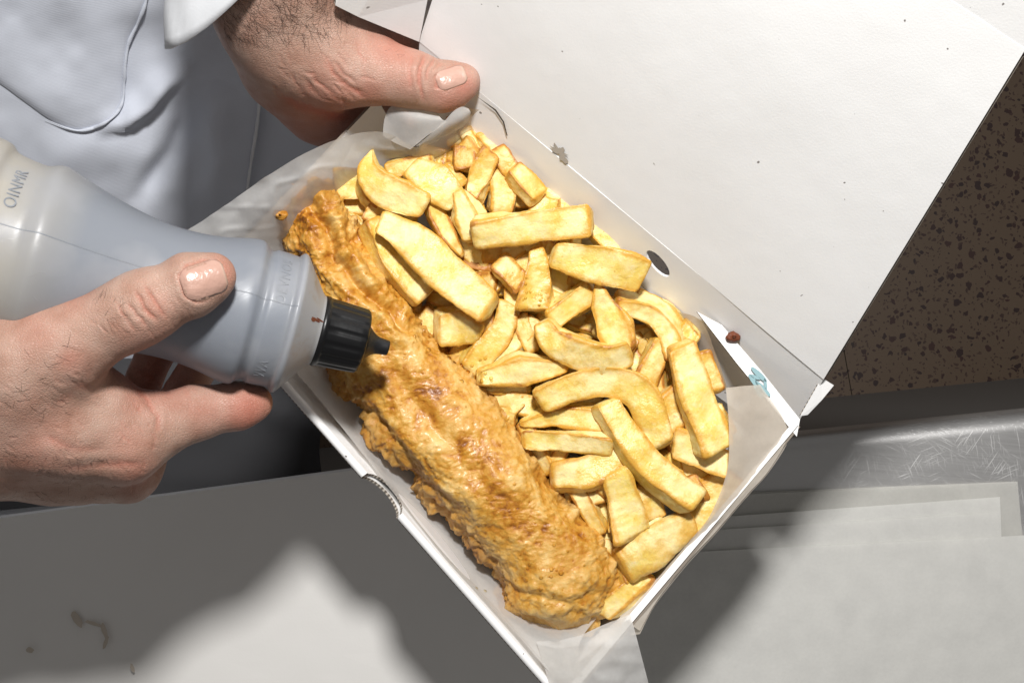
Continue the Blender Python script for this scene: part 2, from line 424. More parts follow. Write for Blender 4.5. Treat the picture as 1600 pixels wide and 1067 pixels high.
# loose greaseproof sheets at the right, each one an object
sheets = [([(700, 788), (1590, 752), (1640, 1320), (700, 1380)], .0030, 'lowest greaseproof sheet of the loose stack, its corner sticking out farthest over the steel'),
          ([(720, 792), (1512, 757), (1560, 1330), (720, 1380)], .0052, 'greaseproof sheet second from the bottom of the loose stack on the steel'),
          ([(700, 838), (1562, 776), (1585, 1330), (700, 1390)], .0074, 'greaseproof sheet with a torn corner in the middle of the loose stack'),
          ([(730, 852), (1558, 800), (1640, 1350), (720, 1390)], .0096, 'greaseproof sheet just below the top of the loose stack on the steel'),
          ([(760, 878), (1720, 830), (1720, 1360), (730, 1400)], .0118, 'topmost greaseproof sheet of the loose stack, wide and smooth')]
for k, (q, z, lab) in enumerate(sheets):
    o = slab('greaseproof_sheet', q, z, .0006, M['sheet_top' if k > 1 else 'sheet'], wob=.0010, seed=k + 3)
    tag(o, lab, 'paper sheet', 'loose greaseproof sheets stacked on the steel counter')

# ------------------------------------------------------------------ takeaway box
def panel(name, poly, thick, parent, holes=(), mat=None, emat=None, flip=False, bend=None, origin=None):
    """planar-ish 3-D polygon -> card panel with corrugated edge; poly listed as seen from its visible side"""
    poly = [Vector(p) for p in poly]; holes = [[Vector(p) for p in h] for h in holes]
    nrm = Vector((0, 0, 0)); n = len(poly)
    for i in range(n): nrm += poly[i].cross(poly[(i + 1) % n])
    nrm.normalize()
    cen = sum(poly, Vector((0, 0, 0))) / n
    if nrm.dot(Vector((0, 0, ZC)) - cen) < 0: nrm = -nrm
    loops = [poly] + holes; allv = [p for l in loops for p in l]
    tris = tessellate_polygon(loops)
    N = len(allv); vs = [tuple(p) for p in allv] + [tuple(p - nrm * thick) for p in allv]
    faces, mi, uvs = [], [], []
    for t in tris:
        a, b, c = t
        nn = (allv[b] - allv[a]).cross(allv[c] - allv[a])
        if nn.dot(nrm) < 0: a, c = c, a
        faces.append([a, b, c]); mi.append(0); faces.append([c + N, b + N, a + N]); mi.append(0)
    nf = len(faces); base = 0; side_uv = []
    for l in loops:
        L = 0.0
        for i in range(len(l)):
            j = (i + 1) % len(l); d = (l[j] - l[i]).length
            faces.append([base + i, base + j, base + j + N, base + i + N]); mi.append(1)
            side_uv.append((L, L + d)); L += d
        base += len(l)
    o = mk(name, vs, faces, None, parent, smooth=False, mats=[mat or M['card'], emat or M['edge']], mi=mi, origin=origin)
    uv = o.data.uv_layers.new(name='UVMap')
    for k, (l0, l1) in enumerate(side_uv):
        p = o.data.polygons[nf + k]
        for q, li in enumerate(p.loop_indices):
            uv.data[li].uv = ((l0 if q in (0, 3) else l1) * 120.0, 0 if q < 2 else .02)
    return o
broot = empty('takeaway_box', P(800, 620, .140)); tag(broot, 'open white corrugated cardboard takeaway box holding fish and chips, lid folded back', 'box')
A, B, C, D = P(590, 155, .194), P(1247, 664, .203), P(880, 1100, .210), P(310, 452, .196)
H0, H1 = P(655, 65, .210), P(1287, 592, .210)
ba, bb, bc, bd = P(650, 262, .146), P(1190, 662, .146), P(872, 1016, .146), P(420, 468, .146)
panel('base', [ba, bd, bc, bb], .0016, broot)
# lid
T1, T0 = P(1602, 78, .345), P(812, -440, .345)
def patch(name, q, thick, parent, n=26, sag=0.0, white_first=False, seed=0):
    q = [np.array(p) for p in q]; u = np.linspace(0, 1, n)[:, None, None]; w = np.linspace(0, 1, n)[None, :, None]
    g = (q[0] * (1 - u) + q[1] * u) * (1 - w) + (q[3] * (1 - u) + q[2] * u) * w
    top = g.reshape(-1, 3).copy(); f = grid_faces(n, n); nn = normals_of(top, f)
    if nn[n * n // 2, 2] < 0: f = f[:, ::-1]; nn = -nn
    prof = (np.sin(math.pi * u) * np.sin(math.pi * w)).reshape(-1); top += nn * (sag * prof + .0005 * fbm(top * 14, 2, seed))[:, None]
    N = n * n; f = f.tolist(); fb = [[a + N for a in x[::-1]] for x in f]
    rim = [i * n for i in range(n)] + [(n - 1) * n + j for j in range(1, n)] + [i * n + n - 1 for i in range(n - 2, -1, -1)] + [j for j in range(n - 2, 0, -1)]
    bot = top - nn * thick; R_ = len(rim); vv = np.concatenate([top, bot, top[rim], bot[rim]]); sd = [[2 * N + i, 2 * N + (i + 1) % R_, 2 * N + R_ + (i + 1) % R_, 2 * N + R_ + i] for i in range(R_)]
    mi = [0] * (2 * len(f)) + [0 if (i < n - 1 or 2 * (n - 1) <= i < 3 * (n - 1)) else 1 for i in range(len(rim))]
    o = mk(name, vv, f + fb + sd, None, parent, smooth=False, mats=[M['card'], M['edge']], mi=mi)
    for i in range(2 * len(f)): o.data.polygons[i].use_smooth = True
    uv = o.data.uv_layers.new(name='UVMap'); L = 0.0
    for k, s_ in enumerate(sd):
        d = float(np.linalg.norm(vv[s_[0]] - vv[s_[1]]))
        for qq, li in enumerate(o.data.polygons[2 * len(f) + k].loop_indices): uv.data[li].uv = ((L if qq in (0, 3) else L + d) * 120.0, 0 if qq < 2 else .02)
        L += d
    return o
lid = patch('lid', [H0, H1, T1, T0], .0018, broot, 30, .0015)
F1, F0 = P(1790, -190, .405), P(905, -760, .405)
patch('lid_front_flap', [T0 + Vector((0, 0, -.0004)), T1 + Vector((0, 0, -.0004)), F1, F0], .0018, lid, 12, 0, True)
panel('lid_side_flap', [P(655, 66, .2120), P(668, 0, .2315), P(790, -400, .337), P(640, -330, .350), P(535, -90, .282), P(524, 9, .255), P(560, 27, .244)], .0018, lid)
# second layer folded behind the lid's right edge
o2 = (H1 - H0).normalized() * .0016 + Vector((0, 0, -.0030))
panel('lid_edge_flap', [H1.lerp(T1, .02) + o2, H1.lerp(T1, .99) + o2, H1.lerp(T1, .99) + (H0 - H1) * .12 + o2 + Vector((0, 0, -.006)), H1.lerp(T1, .02) + (H0 - H1) * .12 + o2 + Vector((0, 0, -.006))], .0016, lid, mat=M['kraft'])
panel('torn_corner', [P(1284, 590, .2065), P(1250, 650, .2030), P(1262, 648, .2020), P(1284, 625, .2030), P(1303, 602, .2060)], .0012, broot)
# back wall with vent hole and slit
bw = [H0, ba, bb, P(1252, 652, .1990), H1]
def on_plane(px, py, p0, p1, p2):
    n = (p1 - p0).cross(p2 - p0); d = P(px, py, .2) - Vector((0, 0, ZC)); d0 = Vector((0, 0, ZC))
    t = n.dot(p0 - d0) / n.dot(d); return d0 + d * t
w0, w1, w2 = H0, ba, H1
flat = lambda px, py: on_plane(px, py, w0, w1, w2)
hole = []
for i in range(20):
    a = 2 * math.pi * i / 20
    u, v = 26 * math.cos(a), 9.5 * math.sin(a)
    hole.append(flat(1028 + u * .65 - v * .76, 412 + u * .76 + v * .65))
slit = [flat(745, 150), flat(776, 171.5), flat(788.5, 190), flat(794, 212), flat(792.5, 212), flat(786.5, 191), flat(774.5, 173.5)]
panel('back_wall', [H0, ba, flat(1186, 668), flat(1250, 655), H1], .0016, broot, holes=[hole[::-1]], emat=M['card'])
mk('slit', [tuple(Vector(p) + Vector((-.0003, -.0003, .0012))) for p in slit], [list(range(len(slit)))], M['grout'], broot, smooth=False)
# end walls
panel('end_wall', [A, D, bd, ba], .0016, broot, emat=M['kraft'])
panel('end_wall', [C, B, bb, bc], .0016, broot, emat=M['kraft'])
panel('rolled_rim', [P(1247, 664, .2045), P(880, 1100, .2115), P(871, 1092, .2100), P(1237, 662, .2030)], .0030, broot, emat=M['kraft'])
# web at the back right corner
web = panel('corner_flap', [P(1089, 487, .1965), P(1150, 566, .1985), P(1245, 682, .2035), P(1250, 655, .2030), P(1190, 580, .1985), P(1128, 508, .1960)], .0017, broot)
# printed teal sprig on the flap
leafs = [(1186, 585, 17, 4.0, .75), (1178, 596, 14, 3.6, .95), (1192, 607, 17, 4, .80), (1185, 612, 13, 3.4, 1.0), (1180, 589, 9, 2.6, .4), (1196, 600, 9, 2.4, 1.4)]
for (x, y, a, b, r) in leafs:
    pts = [(x + a * math.cos(t) * math.cos(r) - b * math.sin(t) * math.sin(r), y + a * math.cos(t) * math.sin(r) + b * math.sin(t) * math.cos(r)) for t in np.linspace(0, 2 * math.pi, 14, endpoint=False)]
    mk('printed_leaf', [tuple(on_plane(px, py, P(1089, 487, .1972), P(1245, 682, .2042), P(1250, 655, .2037))) for px, py in pts], [list(range(14))[::-1]], M['teal'], web, smooth=False)
# front wall: outer + rolled inner layer with thumb notch
def fr(t, s=0.0, dz=0.0):                                # point along the front rim; s moves down the wall towards the base
    top = D.lerp(C, t); bot = bd.lerp(bc, t)
    return top.lerp(bot, s) + Vector((0, 0, dz))
tn0, tn1 = .455, .553
def notch(s0, depth):
    return [fr(tn0 + (tn1 - tn0) * i / 14, s0 + depth * math.sin(math.pi * i / 14) ** .6) for i in range(15)]
panel('front_wall', [fr(0)] + [fr(0), *notch(0, .20)][1:] + [fr(1), fr(1, 1), fr(0, 1)], .0016, broot)
inw = (bd - D); inw.z = 0; inw.normalize(); inw2 = (bc - C); inw2.z = 0; inw2.normalize()
def fr2(t, s, k=.0042): return fr(t, s) + inw.lerp(inw2, t) * k
panel('front_wall_lining', [fr2(0, 0)] + [fr2(tn0 + (tn1 - tn0) * i / 14, .25 * math.sin(math.pi * i / 14) ** .6) for i in range(15)] + [fr2(1, 0), fr2(1, 1), fr2(0, 1)], .0014, broot)
for t0, t1 in ((0.0, tn0), (tn1, 1.0)):                  # fold joining both layers
    pts = []
    nn = 20
    for i in range(nn):
        t = t0 + (t1 - t0) * i / (nn - 1)
        a = fr(t) - inw.lerp(inw2, t) * .0018; b = fr2(t, 0) + inw.lerp(inw2, t) * .0012
        for k in range(9):
            th = math.pi * k / 8
            m = a.lerp(b, .5 - .5 * math.cos(th)); m.z += .0022 * math.sin(th)
            pts.append(tuple(m))
    mk('front_wall_fold', pts, grid_faces(nn, 9), M['card'], broot)
# stain and crumb marks
mk('grease_spot', [tuple(on_plane(x, y, H0, H1, T1) + Vector((-.0003, -.0004, .0006))) for x, y in lumpy(876, 237, 17, 6, .85, 26, 5, .55)], [list(range(26))[::-1]], M['stain'], lid, smooth=False)

# ------------------------------------------------------------------ greaseproof liner
def loft(name, curves, mat, parent, nu=60, nv=24, wr=.0008, seed=0, thick=.00012):
    cs = [catmull(c, nu) for c in curves]
    g = np.stack(cs, 0)                                  # (nc, nu, 3)
    out = np.zeros((nv, nu, 3))
    for j in range(nu):
        # spline across
        p = g[:, j, :]
        out[:, j, :] = catmull(p, nv) if len(p) > 2 else p[0] + (p[1] - p[0]) * np.linspace(0, 1, nv)[:, None]
    v = PA(out.reshape(-1, 3))
    v[:, 2] += wr * fbm(v * np.array([60, 60, 20]), 3, seed)
    cr = vnoise(v * np.array([35, 90, 20]) + 9, seed + 5); v[:, 2] += wr * .8 * np.exp(-(cr / .12) ** 2)
    return mk(name, v, grid_faces(nv, nu), mat, parent)
lroot = empty('greaseproof_liner', P(800, 640, .148)); tag(lroot, 'crumpled translucent greaseproof paper lining the box under the food', 'paper liner')
loft('rear_sheet', [
    [(205, 415, .212), (300, 355, .219), (360, 316, .226), (400, 287, .230), (470, 243, .231), (540, 213, .222), (590, 206, .211), (625, 217, .206), (650, 231, .204), (690, 215, .203), (738, 180, .206)],
    [(240, 450, .202), (330, 400, .210), (400, 350, .216), (440, 318, .217), (500, 275, .215), (550, 250, .207), (595, 238, .198), (630, 243, .194), (655, 248, .192), (692, 236, .191), (738, 200, .192)],
    [(330, 530, .165), (390, 480, .168), (440, 430, .170), (480, 385, .171), (530, 335, .170), (580, 305, .168), (620, 290, .166), (660, 280, .165), (700, 268, .164), (740, 245, .164), (775, 225, .165)]],
    M['paper'], lroot, 110, 40, .0015, 1)
loft('corner_fold', [
    [(598, 212, .205), (601, 185, .209), (611, 167, .213), (640, 160, .214), (676, 164, .214)],
    [(618, 224, .205), (628, 200, .212), (640, 186, .2165), (660, 184, .217), (690, 186, .2160)],
    [(641, 234, .2055), (655, 223, .209), (668, 212, .212), (684, 202, .214), (700, 190, .2155)]], M['paper'], lroot, 30, 20, .0003, 2)
loft('corner_fold', [
    [(648, 230, .2065), (670, 212, .212), (692, 192, .2165), (710, 173, .219), (722, 167, .2195), (732, 170, .218)],
    [(655, 228, .2070), (680, 213, .211), (702, 198, .2145), (722, 186, .2165), (732, 178, .217), (735, 175, .217)],
    [(652, 232, .2050), (680, 222, .206), (706, 208, .207), (724, 198, .209), (732, 188, .212), (735, 180, .215)]], M['paper'], lroot, 30, 14, .0002, 3)
loft('back_sheet', [
    [(722, 168, .203), (760, 176, .201), (800, 212, .196), (862, 276, .192), (920, 338, .188), (958, 386, .188), (994, 444, .189), (1046, 482, .192), (1094, 500, .196), (1118, 552, .196), (1137, 608, .198)],
    [(724, 192, .190), (770, 205, .184), (820, 254, .180), (868, 300, .178), (922, 352, .178), (965, 400, .178), (1006, 448, .180), (1046, 490, .182), (1084, 520, .184), (1108, 560, .186), (1128, 612, .186)],
    [(716, 240, .160), (755, 245, .158), (800, 285, .156), (850, 330, .156), (900, 380, .156), (945, 425, .156), (985, 470, .156), (1025, 510, .156), (1060, 545, .158), (1085, 580, .160), (1100, 625, .162)]],
    M['greased_bounce'], lroot, 70, 22, .0007, 4)
loft('end_sheet', [
    [(1134, 606, .209), (1139, 670, .2105), (1136, 735, .2105), (1112, 800, .209), (1080, 842, .207), (1040, 888, .206), (1003, 936, .207), (968, 962, .208)],
    [(1160, 603, .207), (1180, 668, .206), (1172, 735, .206), (1140, 790, .206), (1102, 838, .205), (1058, 884, .205), (1014, 940, .206), (985, 975, .207)],
    [(1188, 601, .2035), (1230, 672, .2030), (1206, 728, .2045), (1165, 775, .2050), (1120, 828, .2050), (1072, 880, .2055), (1022, 944, .2065), (1000, 985, .207)]],
    M['greased_bounce'], lroot, 60, 20, .0006, 5)
loft('end_sheet', [
    [(1188, 606, .2015), (1232, 676, .2015), (1205, 732, .2030), (1165, 778, .2035), (1120, 832, .2040), (1072, 884, .2045), (1022, 948, .2050), (1000, 990, .206)],
    [(1150, 640, .176), (1178, 690, .176), (1150, 745, .176), (1110, 800, .176), (1066, 850, .176), (1020, 900, .176), (960, 970, .178), (930, 1000, .180)],
    [(1120, 640, .156), (1140, 690, .156), (1110, 745, .156), (1070, 800, .156), (1026, 850, .156), (980, 900, .156), (920, 970, .158), (890, 990, .160)]],
    M['greased_bounce'], lroot, 60, 20, .0006, 6)
loft('front_sheet', [
    [(430, 545, .199), (470, 590, .200), (520, 650, .200), (572, 716, .197), (624, 782, .197), (690, 862, .203), (750, 928, .207), (808, 992, .209), (866, 1056, .211), (925, 1110, .212)],
    [(470, 530, .185), (508, 585, .186), (552, 655, .186), (604, 735, .185), (650, 800, .184), (700, 860, .186), (752, 915, .191), (800, 962, .196), (850, 1000, .201), (905, 1010, .205)],
    [(520, 500, .158), (560, 570, .158), (605, 640, .158), (660, 720, .158), (710, 790, .158), (760, 850, .158), (805, 895, .162), (845, 930, .166), (890, 950, .170), (945, 950, .180)]],
    M['paper'], lroot, 70, 24, .0010, 7)
loft('corner_tail', [
    [(838, 1002, .2080), (870, 1000, .2115), (905, 992, .2145), (945, 975, .2150), (985, 959, .2140)],
    [(850, 1040, .2110), (885, 1040, .2150), (920, 1034, .2165), (958, 1020, .2160), (998, 1008, .2150)],
    [(868, 1100, .2120), (905, 1105, .2140), (940, 1110, .2150), (978, 1108, .2140), (1020, 1092, .2100)]],
    M['paper'], lroot, 40, 22, .0012, 8)

# ------------------------------------------------------------------ battered fish
def fish():
    Lp = [(487, 283), (466, 306), (440, 328), (443, 382), (462, 398), (480, 430), (488, 480), (497, 540), (515, 590), (560, 640), (578, 690), (612, 722), (645, 745), (662, 778), (692, 803), (722, 832), (748, 862), (776, 902), (786, 945), (812, 962)]
    Rp = [(498, 281), (527, 306), (548, 336), (568, 362), (590, 398), (614, 438), (642, 472), (672, 512), (692, 540), (722, 566), (762, 602), (800, 655), (832, 705), (862, 745), (900, 790), (940, 828), (962, 852), (974, 884), (970, 925), (930, 958)]
    nu, nv = 430, 230
    Lp = [(x + 7, y - 3) for x, y in Lp]; Rp = [(x - 8, y + 2) for x, y in Rp]
    L = catmull([(x, y, 0) for x, y in Lp], nu)[:, :2]; Rr = catmull([(x, y, 0) for x, y in Rp], nu)[:, :2]
    # finish with a rounded bottom end
    zc = .178
    u = np.linspace(0, 1, nu)
    prof = np.clip(np.minimum(u / .05, (1 - u) / .035), 0, 1); prof = np.sqrt(1 - (1 - prof) ** 2) * .93 + .07
    hump = np.interp(u, [0, .06, .2, .45, .7, .9, 1], [.018, .021, .024, .030, .034, .031, .024]) * prof
    cen = (L + Rr) / 2; hw = (Rr - L) / 2
    end = np.clip((u - .965) / .035, 0, 1); sc = np.sqrt(np.clip(1 - end ** 2 * .97, 0.03, 1))
    dirv = np.array([.62, .78]); cen = cen + dirv * (end ** 2 * 26)[:, None]
    th = np.linspace(0, 2 * math.pi, nv, endpoint=False)
    ct, st = np.cos(th), np.sin(th)
    cx = np.sign(ct) * np.abs(ct) ** .82; cz = np.where(st > 0, np.abs(st) ** .80, -np.abs(st) ** .8 * .35)
    # ridge runs right of centre: shift crest
    px = cen[:, None, :] + hw[:, None, :] * (cx[None, :, None] * sc[:, None, None])
    z = zc + hump[:, None] * cz[None, :] * np.ones((nu, 1))
    z = np.maximum(z, .160)
    v = PA(np.concatenate([px, z[..., None]], -1).reshape(-1, 3))
    f = grid_faces(nu, nv, True)
    U = np.repeat(u, nv); S = np.tile(np.abs(ct), nu); CT = np.tile(ct, nu); ST = np.tile(st, nu)
    n = normals_of(v, f)
    if n[np.argmax(v[:, 2]), 2] < 0: f = f[:, ::-1]; n = -n
    # along/across coordinates in metres
    a = v @ np.array([.56, -.83, 0]); c = v @ np.array([.83, .56, 0]); zz = v[:, 2]
    q = np.stack([a, c, zz], 1)
    warp = .006 * np.stack([vnoise(q * 70, 1), vnoise(q * 70, 2), vnoise(q * 70, 3)], 1)
    q = q + warp * .6
    big = fbm(q * np.array([22, 34, 30]), 3, 11)
    ridg = 1 - np.abs(fbm(q * np.array([55, 120, 80]), 3, 21)); ridg = np.clip(ridg, 0, 1) ** 2
    lump = fbm(q * 210, 3, 31); puff = np.abs(fbm(q * np.array([150, 210, 180]), 2, 36))
    fine = fbm(q * 620, 3, 41)
    rough = .42 + 1.25 * np.clip(1 - U / .40, 0, 1) + .45 * np.clip((U - .86) / .14, 0, 1) + .9 * np.clip((S - .72) / .2, 0, 1)
    def worley(p, seed):
        i0 = np.floor(p).astype(np.int64); best = np.full(len(p), 9.0)
        for dx in (-1, 0, 1):
            for dy in (-1, 0, 1):
                for dz in (-1, 0, 1):
                    c_ = i0 + np.array([dx, dy, dz]); o_ = np.stack([_hash(c_[:, 0], c_[:, 1], c_[:, 2], seed + k) for k in range(3)], 1) * .45 + .5
                    best = np.minimum(best, ((c_ + o_ - p) ** 2).sum(1))
        return np.sqrt(best)
    blis = np.clip(1 - worley(q * 150, 91) / .62, 0, 1) ** .6 * np.clip(.25 + 1.2 * vnoise(q * 45, 95), 0, 1)
    grit = np.clip(1 - worley(q * 520, 97) / .7, 0, 1)
    edge = np.clip((S - .80) / .2, 0, 1) * (ST > -.35)
    d = .0030 * big + (.0010 * (ridg - .4)) * rough + .0008 * lump * rough + .0006 * puff * rough + .00030 * fine + .0013 * blis * rough + .00040 * grit
    def plate(sc_, seed, lo_):
        nn_ = fbm(q * sc_, 4, seed); return np.clip((nn_ - lo_) / .10, 0, 1), nn_
    p1, a1 = plate(62, 131, .05); p2, a2 = plate(115, 141, .12); p3, a3 = plate(190, 151, .2)
    d += (.0006 * p1 + .0004 * p2 + .0003 * p3) * np.clip(rough, .5, 1.6)
    d += edge * (.0030 * np.maximum(0, fbm(q * 95, 3, 51)) + .0028 * np.maximum(0, vnoise(q * 260, 55)) + .0014 * vnoise(q * 480, 58))
    # the long step on the tail half and the folded-over lobe near the top
    pix = toPX(v)
    for pl, w, dep in [([(478, 300), (505, 350), (520, 400), (560, 450), (600, 480), (650, 530)], 9, .0042),
                       ([(520, 310), (540, 350), (560, 400), (600, 445)], 8, .0024),
                       ([(540, 610), (580, 650), (625, 700), (665, 760), (720, 810)], 10, .0030),
                       ([(610, 560), (640, 620), (690, 680), (740, 740), (770, 790)], 12, .0014),
                       ([(790, 920), (840, 930), (890, 940), (940, 920)], 8, .0016)]:
        dd, sd, pr = poly_dist(pix + 7 * np.stack([vnoise(q * 120, 61), vnoise(q * 120, 62)], 1), pl)
        m = (n[:, 2] > -.1) * np.clip(np.minimum(pr, 1 - pr) * 9, 0, 1)
        d -= dep * np.exp(-(dd / w) ** 2) * m; d += dep * .65 * np.exp(-((dd - 1.9 * w) / (1.3 * w)) ** 2) * m
    v = v + n * d[:, None]; v[:, 2] = np.maximum(v[:, 2], .1585)
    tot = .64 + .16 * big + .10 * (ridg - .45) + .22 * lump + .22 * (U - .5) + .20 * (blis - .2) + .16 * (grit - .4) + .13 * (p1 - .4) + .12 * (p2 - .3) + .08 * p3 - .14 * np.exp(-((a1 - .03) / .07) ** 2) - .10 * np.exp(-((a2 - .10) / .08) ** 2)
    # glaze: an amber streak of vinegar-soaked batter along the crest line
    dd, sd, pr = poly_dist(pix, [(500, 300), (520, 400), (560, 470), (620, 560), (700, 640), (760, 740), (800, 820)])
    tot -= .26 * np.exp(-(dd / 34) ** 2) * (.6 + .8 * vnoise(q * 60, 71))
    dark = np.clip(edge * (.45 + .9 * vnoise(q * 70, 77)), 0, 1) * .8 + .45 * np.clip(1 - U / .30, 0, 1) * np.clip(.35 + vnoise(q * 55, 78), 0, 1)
    dark = np.clip(dark + .35 * (CT < -.72) * (ST > -.4), 0, 1)  # left flank: shade on that side of the fish put into the colour
    ends = [list(range(nv))[::-1], [(nu - 1) * nv + k for k in range(nv)]]
    cpt = v.mean(0); cpt[2] = v[:, 2].min()
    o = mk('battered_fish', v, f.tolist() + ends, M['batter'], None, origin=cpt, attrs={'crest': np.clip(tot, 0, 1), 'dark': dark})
    tag(o, 'long golden brown battered fish fillet lying along the chips in the box', 'fish')
    return v, n, pix
fish_v, fish_n, fish_px = fish()
def crumb(name, px, py, z, r, seed, mat, parent=None):
    nu_, nv_ = 12, 16; vs = []
    for i in range(nu_):
        ph = math.pi * (i + .5) / nu_
        for j in range(nv_):
            t = 2 * math.pi * j / nv_; vs.append((math.sin(ph) * math.cos(t), math.sin(ph) * math.sin(t), math.cos(ph)))
    vs = np.array(vs); vs = vs * (1 + .35 * fbm(vs * 1.7 + seed, 3, seed))[:, None] * np.array([r, r * .7, r * .6])
    c = np.array(P(px, py, z)); ff = grid_faces(nu_, nv_, True).tolist() + [list(range(nv_)), [(nu_ - 1) * nv_ + k for k in range(nv_)][::-1]]
    return mk(name, vs + c, ff, mat, parent, origin=c if parent is None else None, attrs={'crest': np.full(len(vs), .55), 'dark': np.full(len(vs), .35)})
o = crumb('batter_crumb', 439, 337, .2100, .0042, 3, M['batter']); CRUMB = o; tag(o, 'small golden batter crumb on the greaseproof paper beside the fish tail', 'crumb')
o = crumb('burnt_crumb', 1146, 526, .1985, .0038, 9, M['crumb']); tag(o, 'tiny dark red burnt crumb caught behind the printed corner flap', 'crumb')

# ------------------------------------------------------------------ chips
Z = dict(d=.160, l=.171, m=.181, n=.190, t=.199, u=.206)
def chip(pts, w, z, th=None, roll=0., tint=.15, skew=0., n=7.0, seed=0, label=None, bend=0.):
    zc = Z[z] if isinstance(z, str) else z
    zc = .199 - (.199 - zc) * .62 if zc < .199 else zc
    pts = np.asarray(pts, float)
    if pts.shape[1] == 2: pts = np.concatenate([pts, np.full((len(pts), 1), zc)], 1)
    ns, K = 48, 48
    path = PA(catmull(pts, ns))
    path[:, 2] += (bend + np.random.default_rng(seed + 501).uniform(-.0012, .0018)) * (1 - (2 * np.linspace(0, 1, ns) - 1) ** 2)
    ws = np.interp(np.linspace(0, 1, ns), np.linspace(0, 1, len(np.atleast_1d(w))), np.atleast_1d(w)) * (ZC - zc) / FPX
    if th is None: th = float(np.clip(np.median(ws) * .72, .006, .0118))
    T = np.gradient(path, axis=0); T /= np.linalg.norm(T, axis=1, keepdims=True)
    s = np.concatenate([[0], np.cumsum(np.linalg.norm(np.diff(path, axis=0), axis=1))])
    d_end = np.minimum(s, s[-1] - s)
    e = .0016
    k = np.clip(d_end / e, 0, 1); sc = .90 + .10 * np.sqrt(1 - (1 - k) ** 2)
    sr = abs(math.sin(math.radians(roll))); ws = np.maximum(ws * .62, (ws - th * .62 * sr) / max(.8, math.cos(math.radians(roll))))
    up = np.array([0, 0, 1.0])
    S = np.cross(T, up); S /= np.linalg.norm(S, axis=1, keepdims=True); Un = np.cross(S, T)
    rt = np.random.default_rng(seed + 500)
    r = (math.radians(roll) + math.radians(rt.uniform(-11, 11)) * np.linspace(-1, 1, ns))[:, None]
    S2 = S * np.cos(r) + Un * np.sin(r); U2 = -S * np.sin(r) + Un * np.cos(r)
    t = np.linspace(0, 2 * math.pi, K, endpoint=False) + .01
    if n < 5:
        cx = np.sign(np.cos(t)) * np.abs(np.cos(t)) ** (2 / n); cy = np.sign(np.sin(t)) * np.abs(np.sin(t)) ** (2 / n)
        corner = (np.abs(cx) * np.abs(cy)) ** 3.0
    else:
        cr_ = .13; cx, cy, corner = [], [], []
        for q_ in range(4):
            a0 = math.pi / 2 * q_
            pts_ = [(1 - cr_ + cr_ * math.cos(x), 1 - cr_ + cr_ * math.sin(x), 1.0) for x in (0.0, .52, 1.05, math.pi / 2)] + [(1 - cr_ - (2 - 2 * cr_) * x, 1.0, max(0.0, 1 - 7 * min(x, 1 - x))) for x in np.linspace(0, 1, 10)[1:-1]]
            for x, y, e_ in pts_:
                cx.append(x * math.cos(a0) - y * math.sin(a0)); cy.append(x * math.sin(a0) + y * math.cos(a0)); corner.append(e_)
        cx, cy, corner = np.array(cx), np.array(cy), np.array(corner)
    thl = np.minimum(th, ws * 1.1)
    rs = np.random.default_rng(seed + 900); shear, taper = rs.uniform(-.28, .28), rs.uniform(-.22, .22)
    # section drifts a little along the chip: never a perfect prism
    rr = np.random.default_rng(seed + 100)
    ph = rr.uniform(0, 6.28, 4)
    asym = .12 * np.sin(np.linspace(0, 3, ns) + ph[0])
    X = cx[None, :] * (ws * .5 * sc)[:, None] * (1 + (asym[:, None] + taper) * cy[None, :]) + cy[None, :] * shear * (thl * .5 * sc)[:, None]
    Y = cy[None, :] * (thl * .5 * sc)[:, None] * (1 + .12 * np.sin(np.linspace(0, 2.5, ns) + ph[1])[:, None] * cx[None, :])
    sk = math.tan(math.radians(skew + rr.uniform(-14, 14))); endw = np.clip(1 - d_end / .012, 0, 1)
    sk2 = math.tan(math.radians(rr.uniform(-16, 16)))
    v = path[:, None, :] + S2[:, None, :] * X[..., None] + U2[:, None, :] * Y[..., None] + T[:, None, :] * ((X * sk + Y * sk2) * endw[:, None])[..., None]
    v = v.reshape(-1, 3)
    f = grid_faces(ns, K, True)
    nr = normals_of(v, f); ctr = np.repeat(path, K, axis=0)
    if np.mean(np.sum(nr * (v - ctr), 1)) < 0: f = f[:, ::-1]; nr = -nr
    q = v + seed * 1.37
    v = v + nr * (.0013 * vnoise(q * 55, seed) + .0006 * vnoise(q * 130, seed + 1) + .00026 * fbm(q * 420, 2, seed + 2))[:, None]
    # end caps: ring inset + centre
    caps = []; extra = []; N = len(v)
    for side, i in ((0, 0), (1, ns - 1)):
        ring = v[i * K:(i + 1) * K]; c = ring.mean(0); out = -T[0] if side == 0 else T[-1]
        for frac, push in ((.72, .0007), (.35, .0010)):
            r2 = c + (ring - c) * frac + out * push
            extra.append(r2 + out * (.00035 * vnoise(r2 * 300, seed + 5))[:, None])
        extra.append((c + out * .0011)[None])
    vv = np.concatenate([v] + extra); off = N; fl = f.tolist()
    flip = None
    for side, i in ((0, 0), (1, ns - 1)):
        r0 = [i * K + j for j in range(K)]; r1 = [off + j for j in range(K)]; r2 = [off + K + j for j in range(K)]; cc = off + 2 * K
        off += 2 * K + 1
        for j in range(K):
            j2 = (j + 1) % K
            for q4 in ([r0[j], r0[j2], r1[j2], r1[j]], [r1[j], r1[j2], r2[j2], r2[j]], [r2[j], r2[j2], cc]):
                a3, b3, c3 = vv[q4[0]], vv[q4[1]], vv[q4[2]]
                out = -T[0] if side == 0 else T[-1]
                fl.append(q4 if np.dot(np.cross(b3 - a3, c3 - a3), out) > 0 else q4[::-1])
    ed = np.tile(corner, ns) * .9; ed = np.maximum(ed, np.repeat(np.clip(1 - d_end / .0030, 0, 1) * .65, K))
    under = 0
